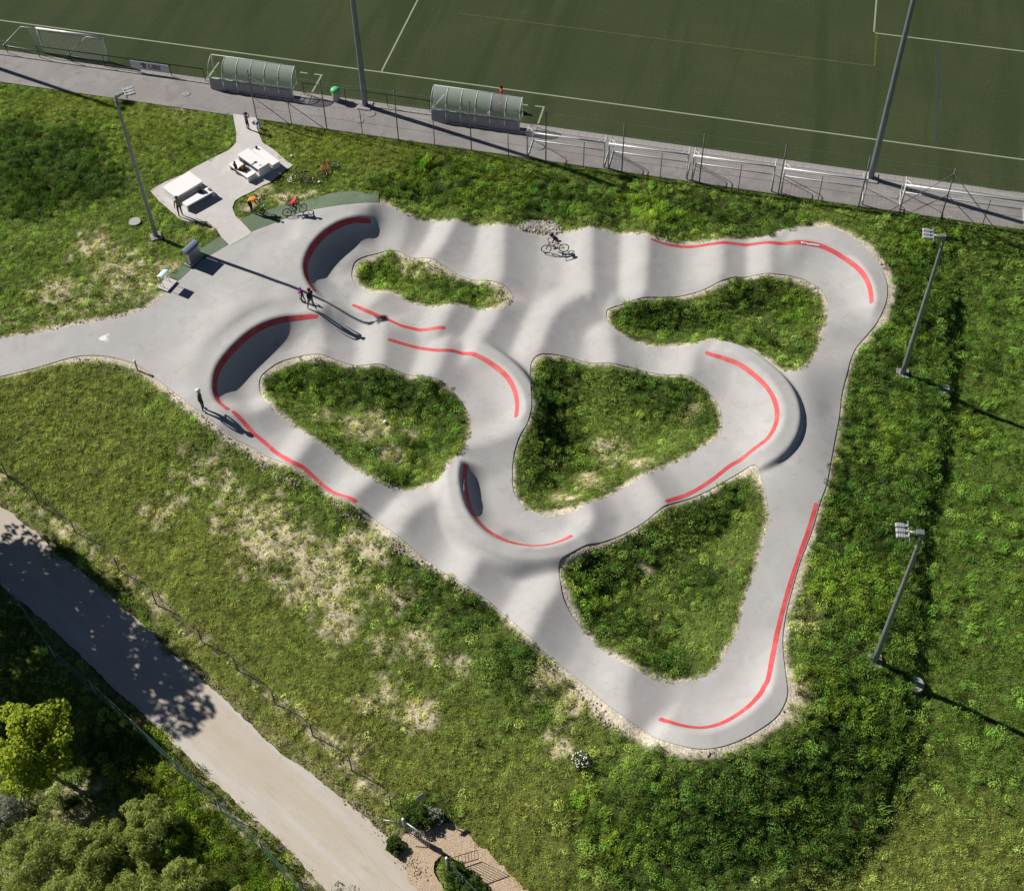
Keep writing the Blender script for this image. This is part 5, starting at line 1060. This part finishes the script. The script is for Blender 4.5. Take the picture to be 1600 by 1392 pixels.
# bicycles lying in the grass
for a, b, col, lb, kk, fl in (((484, 284), (456, 281.5), (.035, .032, .028), 'black mountain bike lying in the grass left of the red one', 1.0, 1), ((502, 277.5), (524, 259.5), (.62, .03, .04), 'red mountain bike lying in the grass', 1.0, -1)):
    A_, B_ = surf(*a), surf(*b); d = B_-A_; e = bicycle(col, label=lb, k=kk, steer=-.25*fl, group='bikes laid down in the grass'); az = atan2(d[1], d[0])
    e.rotation_euler = (Matrix.Rotation(az, 3, 'Z') @ Matrix.Rotation(radians(78)*fl, 3, 'X')).to_euler(); c = (A_+B_)/2; n = Vector((-sin(az), cos(az), 0))*(-.335*(-fl))*1.0
    e.location = Vector(c)+Vector((sin(az), -cos(az), 0))*(-.33*fl)*(1) + Vector((0, 0, .10))
# ================================================================ FENCES ALONG THE GRAVEL ROAD
def hsurf(x, y): return float(samp(HGR, x, y))
def ground_fence(tops, h, label, m, base=False, r=.0035, pitch=.12, postm=None):
    pts = []
    for x, y in tops:
        z = -1.9+(0 if base else h)
        for _ in range(4): c = G(x, y, z); z = hsurf(c[0], c[1])-.035+(0 if base else h)
        pts.append(np.array([c[0], c[1], z-(0 if base else h)]))
    o3 = pts[0]; e = empty('roadside_fence', o3, 0, label, 'fence', 'wire fences along the gravel road')
    L_ = [p_-o3 for p_ in pts]
    for k, p_ in enumerate(L_):
        mb = MB(); mb.tube([(p_[0], p_[1], p_[2]-.15), (p_[0], p_[1], p_[2]+h+.05)], .028, 7); mb.ball((p_[0], p_[1], p_[2]+h+.06), .036, 6, 4); mb.build('post', postm or m, e)
    mb = MB(); mw = MB()
    for a, b in zip(L_[:-1], L_[1:]):
        mw.tube([(a[0], a[1], a[2]+h), (b[0], b[1], b[2]+h)], .009, 4, smooth=False); mw.tube([(a[0], a[1], a[2]+h*.5), (b[0], b[1], b[2]+h*.5)], .005, 3, smooth=False)
        t = MB(); ln = np.linalg.norm((b-a)[:2]); wire_mesh(t, ln, 0.0, h, pitch, r); az = atan2((b-a)[1], (b-a)[0]); o_ = len(mb.v)
        for x, y, z in t.v: mb.v.append((a[0]+x*cos(az)-y*sin(az), a[1]+x*sin(az)+y*cos(az), a[2]+(b[2]-a[2])*x/ln+z))
        mb.f += [[i+o_ for i in f] for f in t.f]; mb.m += t.m; mb.sm += t.sm
    mw.build('tension_wire', m, e); o = mb.build('wire_mesh', m, e); o['kind'] = 'stuff'; return e
ground_fence([(-40,868),(12,915),(77,1010),(140,1065),(205,1125),(271,1186.6),(337.5,1248),(405,1314),(466,1381),(520,1440)], 1.35, 'green wire fence with pale posts on the left side of the gravel road', M_GFENCE, r=.003, postm=mat('pale_post', (.30, .38, .33), .6))
ground_fence([(-45,712),(12,745),(62,790),(118,832),(187,893),(245,945),(316,1003),(371,1047),(430,1100),(489,1150),(550,1204),(612,1262)], 1.15, 'dark wire fence on the right side of the gravel road, up to the gate', mat('weathered_wire', (.09, .10, .085), .7, .2), base=True, r=.0022, pitch=.15)

# ---- gate
M_GATE = mat('gate_steel', (.42, .43, .46), .45, .5); M_GATED = mat('gate_rust', (.10, .075, .065), .7, .3)
def gz(x, y, h=0):
    z = -2.3
    for _ in range(4): c = G(x, y, z+h); z = hsurf(c[0], c[1])
    return np.array([c[0], c[1], z])
a = gz(633, 1298); b = gz(672, 1326); az = atan2((b-a)[1], (b-a)[0]); L_ = np.linalg.norm((b-a)[:2])
e = empty('bar_fence', a, az, 'grey steel bar panel with a white-capped post at the edge of the wood-chip path', 'gate')
mb = MB(); mb.tube([(0, 0, -.1), (0, 0, 1.25)], .05, 8); mb.build('post', M_GATE, e); mb = MB(); mb.lathe([(.06, 1.25), (.065, 1.29), (.03, 1.32)], n=10); mb.build('cap', M_WHITE2, e)
mb = MB(); mb.tube([(0, 0, 1.15), (L_, 0, 1.15)], .028, 6); mb.build('top_rail', M_GATE, e); mb = MB(); mb.tube([(0, 0, .12), (L_, 0, .12)], .026, 6); mb.build('bottom_rail', M_GATE, e)
for k in range(11): mb = MB(); x = .12+(L_-.14)*k/10; mb.tube([(x, 0, .12), (x, 0, 1.15)], .013, 5); mb.build('bar', M_GATE, e)
mb = MB(); mb.tube([(0, 0, 1.05), (-.35, -.25, 1.1), (-.75, -.45, 1.12)], .022, 6); mb.build('stay_rail', M_GATE, e)
a = gz(700, 1358); b = gz(735, 1347); az = atan2((b-a)[1], (b-a)[0]); L_ = 1.35
e = empty('garden_gate', a, az, 'small dark barred gate standing open over the wood-chip path', 'gate')
mb = MB(); mb.tube([(0, 0, -.1), (0, 0, 1.25)], .05, 8); mb.build('post', M_GATE, e); mb = MB(); mb.lathe([(.06, 1.25), (.065, 1.29), (.03, 1.32)], n=10); mb.build('cap', M_WHITE2, e)
mb = MB(); mb.tube([(.08, 0, 1.15), (L_, 0, 1.15), (L_, 0, .15), (.08, 0, .15), (.08, 0, 1.15)], .022, 6); mb.build('leaf_frame', M_GATED, e)
for k in range(8): mb = MB(); x = .08+(L_-.08)*(k+1)/9; mb.tube([(x, 0, .15), (x, 0, 1.15)], .012, 5); mb.build('bar', M_GATED, e)
ground_fence([(703,1358),(725,1385),(752,1412)], 1.1, 'low green mesh fence running down from the open gate through a dark bush', M_GFENCE, base=True)
e = empty('small_sign', gz(661, 1268), .6, 'small grey sign plate on a post above the bush next to the gate', 'sign')
mb = MB(); mb.tube([(0, 0, -.1), (0, 0, 1.5)], .025, 6); mb.build('post', M_GALV, e); mb = MB(); mb.box((0, 0, 1.55), (.34, .03, .26), rx=-.4); mb.build('plate', mat('sign_plate', (.25, .25, .30), .4, .3), e)

# ================================================================ TREES AND SHRUBS
def leafmat2(name, c1, c2, trans=.35):
    m = bpy.data.materials.new(name); m.use_nodes = True; t = m.node_tree; t.nodes.clear(); N = t.nodes.new; L = t.links.new
    g = N('ShaderNodeNewGeometry'); cr = N('ShaderNodeMix'); cr.data_type = 'RGBA'; cr.inputs['A'].default_value = (*c1, 1); cr.inputs['B'].default_value = (*c2, 1); L(g.outputs['Random Per Island'], cr.inputs['Factor'])
    d = N('ShaderNodeBsdfDiffuse'); tr = N('ShaderNodeBsdfTranslucent'); mx = N('ShaderNodeMixShader'); mx.inputs[0].default_value = trans; o = N('ShaderNodeOutputMaterial')
    L(cr.outputs['Result'], d.inputs['Color']); L(cr.outputs['Result'], tr.inputs['Color']); L(d.outputs[0], mx.inputs[1]); L(tr.outputs[0], mx.inputs[2]); L(mx.outputs[0], o.inputs['Surface']); MATS[name] = m; return m
L_LIME = leafmat2('lime_leaves', (.22, .31, .03), (.46, .52, .06), .4); L_OLIVE = leafmat2('olive_leaves', (.15, .20, .04), (.46, .52, .14)); L_DARK = leafmat2('dark_leaves', (.035, .07, .015), (.09, .14, .03)); L_GREY = leafmat2('greyish_leaves', (.16, .18, .12), (.40, .42, .33)); L_FLOW = mat('white_flowers', (.74, .74, .66), .8)
def leaf_mesh(seed, centres, n, ls, narrow=.5, spread=1.0, upward=.6):
    r = np.random.default_rng(seed); V = []; C = np.array([c[:3] for c in centres]); Rr = np.array([c[3] for c in centres]); pw = Rr**2/np.sum(Rr**2)
    k = r.choice(len(C), n, p=pw); d = r.normal(size=(n, 3)); d /= np.linalg.norm(d, axis=1)[:, None]; rad = Rr[k]*r.uniform(.45, 1.05, n)**.6; p_ = C[k]+d*rad[:, None]*np.array([1, 1, .85])
    nr = d*.6+r.normal(size=(n, 3))*.5+np.array([0, 0, upward]); nr /= np.linalg.norm(nr, axis=1)[:, None]; t1 = np.cross(nr, r.normal(size=(n, 3))); t1 /= np.linalg.norm(t1, axis=1)[:, None]; t2 = np.cross(nr, t1); s_ = (ls*r.uniform(.6, 1.3, n))[:, None]
    Q = np.stack([p_-t1*s_, p_+t2*s_*narrow, p_+t1*s_, p_-t2*s_*narrow], 1).reshape(-1, 3)
    me = bpy.data.meshes.new('leaves'); me.from_pydata(Q.tolist(), [], np.arange(n*4).reshape(n, 4).tolist()); return me
def tree(name, loc, h, cr, seed, lm, n, ls, label, cat='tree', group=None, trunk_r=.12, crown_z=.62, flat=1.0, narrow=.5, nb=26, parts=('trunk', 'crown')):
    r = random.Random(seed); e = empty(name, loc, 0, label, cat, group); cz = h*crown_z; cen = []
    limbs = MB(); limbs.tube([(0, 0, -.2), (.05*h*r.uniform(-.3, .3), .03*h, h*.35), (0, 0, cz)], [trunk_r, trunk_r*.7, trunk_r*.35], 8)
    for k in range(nb):
        a = r.uniform(0, 2*pi); el_ = r.uniform(-.5, 1.3); q = cr*r.uniform(.45, .95); c = (q*cos(a)*cos(el_), q*sin(a)*cos(el_), cz+q*sin(el_)*flat*(h-cz)/cr*.95); cen.append((*c, cr*r.uniform(.18, .38)*(.6 if nb > 60 else 1)))
        if k < 12: limbs.tube([(0, 0, h*r.uniform(.2, .5)), (c[0]*.5, c[1]*.5, c[2]*.75), c], [trunk_r*.35, trunk_r*.2, trunk_r*.08], 5)
    limbs.build(parts[0], M_BARK, e); me = leaf_mesh(seed, cen, n, ls, narrow); me.materials.append(lm); link(parts[1], me, e); return e
def tl(x, y): c = P(x, y, HGR); return c
tree('lime_tree', tl(62, 1204), 4.0, 1.9, 5, L_LIME, 9000, .085, 'bright lime-green leafy tree at the left edge beside the deep shade', nb=34, narrow=.65)
for i, (x, y, h, cr, lm) in enumerate([(150,1345,2.2,1.5,L_OLIVE),(235,1310,2.0,1.4,L_OLIVE),(60,1350,2.4,1.7,L_OLIVE),(290,1400,2.0,1.2,L_OLIVE),(120,1425,2.6,1.7,L_OLIVE),(230,1430,2.6,1.6,L_OLIVE),(365,1440,1.8,1.0,L_OLIVE),(10,1290,1.8,1.3,L_GREY)]):
    lb = ['feathery olive shrub at the bottom left, right below the small lime tree', 'feathery olive shrub at the bottom left, nearest the road shade', 'feathery olive shrub in the bottom left corner area, left of its neighbours', 'olive shrub at the bottom edge, between the feathery mass and the fence', 'large olive shrub cut off by the bottom edge under the leftmost shrubs', 'large olive shrub cut off by the bottom edge, second from its left', 'olive shrub cut off by the bottom edge, closest to the green fence', 'greyish low shrub at the left edge below the lime tree'][i]
    tree('shrub', tl(x, y), h, cr, 30+i, lm, 9000, .09, lb, 'shrub', 'shrubs at the bottom left', .05, .5, 1.0, .16, 90, ('stem', 'foliage'))
tree('sapling', tl(545, 1425), 2.6, .9, 51, L_GREY, 700, .07, 'small grey-leaved sapling at the bottom edge in the middle of the gravel road', 'tree', None, .04, .65, 1.0, .5, 14)
for x, y, h, cr, s_, lb in ((655, 1285, .7, .6, 61, 'dark green bush at the end of the road fence beside the small sign'), (680, 1280, .5, .45, 62, 'small flowering bush right of the dark bush by the sign'), (722, 1376, .6, .65, 63, 'dark bush at the foot of the open gate'), (745, 1396, .9, .8, 64, 'dark bush cut off by the bottom edge below the open gate'), (618, 1322, .4, .4, 65, 'low dusty bush between gravel road and bar panel')):
    tree('bush', tl(x, y), h, cr, s_, L_DARK if s_ != 62 else L_GREY, 1800, .055, lb, 'bush', 'bushes around the gate', .03, .4, 1.0, .5, 22, ('stem', 'foliage'))
# tall trees left of the picture, seen only by the shade they throw over the road
_tn = math.tan(SUN_EL)
for i, (x, y, h, cr) in enumerate([(10, 900, 10.5, 2.6), (100, 955, 11, 2.5), (175, 1035, 11.5, 2.2), (70, 1040, 10, 2.6), (20, 1110, 9, 2.2), (110, 1120, 9.5, 1.9), (-60, 960, 9, 3.0)]):
    t_ = G(x, y, -2.1); zc = h*.68; b0 = (t_[0]+cos(SUN_AZ)*zc/_tn, t_[1]+sin(SUN_AZ)*zc/_tn, -1.9)
    tree('tall_tree', b0, h, cr, 80+i, L_DARK, 4600, .15, ['tall tree beyond the left edge, known by its shade on the road', 'tall tree beyond the left edge whose shade crosses the road', 'tall tree beyond the left edge throwing the farthest ragged shade', 'tall tree beyond the left edge shading the road fence', 'tall tree beyond the left edge shading the ground by the lime tree', 'slim tree beyond the left edge shading the grass behind the fence', 'tallest tree beyond the left edge at the top of the shade'][i], 'tree', 'trees left of the picture', .2, .68, 1.0, .6, 34)
# ================================================================ SMALL THINGS IN THE GRASS
r = random.Random(4)
e = empty('flower_bush', tl(908, 1192), 0, 'round clump of white flowers alone in the grass below the bottom berm', 'flowering plant')
me = leaf_mesh(9, [(0, 0, .25, .42)], 500, .05); me.materials.append(L_DARK); link('foliage', me, e)
mb = MB()
for k in range(70): a = r.uniform(0, 6.3); q = .42*sqrt(r.random()); mb.ball((q*cos(a), q*sin(a), .42-(q/.42)**2*.2+r.uniform(0, .12)), r.uniform(.03, .055), 6, 4, 0, (1, 1, .6))
o = mb.build('blossom', L_FLOW, e); o['kind'] = 'stuff'
def rocks(name, areas, n, s0, s1, m, label, cat, seed, A=None):
    r = random.Random(seed); mb = MB()
    for k in range(n):
        x0, y0, x1, y1, wd = r.choice(areas); t = r.random(); x = x0+(x1-x0)*t+r.gauss(0, wd); y = y0+(y1-y0)*t+r.gauss(0, wd*.6); c = P(x, y, HGR)
        if samp(SD_T, c[0], c[1]) > -.08: continue
        s_ = s0*(s1/s0)**(r.random()**2); rot = Matrix.Rotation(r.uniform(0, 6.3), 3, 'Z') @ Matrix.Rotation(r.uniform(-.5, .5), 3, 'X')
        V = [rot @ Vector((a_*s_*r.uniform(.7, 1.2), b_*s_*r.uniform(.6, 1.0), c_*s_*r.uniform(.5, .8))) + Vector((c[0], c[1], c[2]+s_*.15)) for a_, b_, c_ in ((1, 0, 0), (-1, 0, 0), (0, 1, 0), (0, -1, 0), (0, 0, 1), (0, 0, -1))]
        mb.add(V, [(0, 2, 4), (2, 1, 4), (1, 3, 4), (3, 0, 4), (2, 0, 5), (1, 2, 5), (3, 1, 5), (0, 3, 5)])
    return tag(mb.build(name, m), label, cat, kind='stuff')
M_STONE = mat('grey_stone', (.34, .32, .30), .9, var=.3, scale=3); M_CLOD = mat('sandy_clod', (.40, .33, .25), .95, var=.3, scale=3)
rocks('gravel_heap', [(815, 355, 872, 360, 5), (825, 349, 868, 354, 4)], 1500, .03, .11, mat('pale_rubble', (.50, .46, .42), .9, var=.3, scale=4), 'patch of grey crushed stone above the rider on the top lane', 'gravel', 1)
rocks('soil_clods', [(340, 672, 400, 722, 6), (260, 610, 340, 672, 7), (120, 565, 230, 590, 7), (400, 720, 440, 745, 7), (425, 740, 470, 760, 6), (600, 838, 640, 872, 7), (640, 870, 740, 935, 6), (520, 785, 560, 815, 5), (225, 480, 60, 515, 6), (1310, 362, 1385, 420, 5), (1220, 1110, 1100, 1180, 4), (960, 1140, 900, 1080, 5), (600, 325, 640, 342, 5), (410, 302, 480, 318, 9), (1300, 640, 1290, 760, 4), (900, 865, 1010, 830, 4), (780, 455, 800, 476, 5), (630, 400, 690, 420, 6)], 2600, .02, .075, M_CLOD, 'loose sandy clods and small stones along the edges of the track', 'stones', 2)
rocks('road_grit', [(590, 1290, 660, 1370, 8), (200, 1125, 460, 1350, 6), (540, 1245, 600, 1290, 7), (250, 1000, 540, 1235, 3)], 900, .02, .05, M_CLOD, 'dusty grit along both verges of the gravel road', 'stones', 3)
for x, y, s_, lb in ((602, 660, .10, 'white stone in the grass of the left island'), (456, 245, .09, 'small white ball in the grass at the corner of the picnic plaza'), (499, 286, .09, 'white bottle cap-like disc below the red bicycle in the grass')):
    c = P(x, y, HGR); o = MB().ball((0, 0, .08), s_, 10, 7, 0, (1, 1, .7)).build('white_stone' if s_ == .10 else 'ball', M_WHITE2); o.location = c; tag(o, lb if 'disc' not in lb else 'small white ball lying beside the wheel of the red bicycle', 'stone' if s_ == .10 else 'ball')
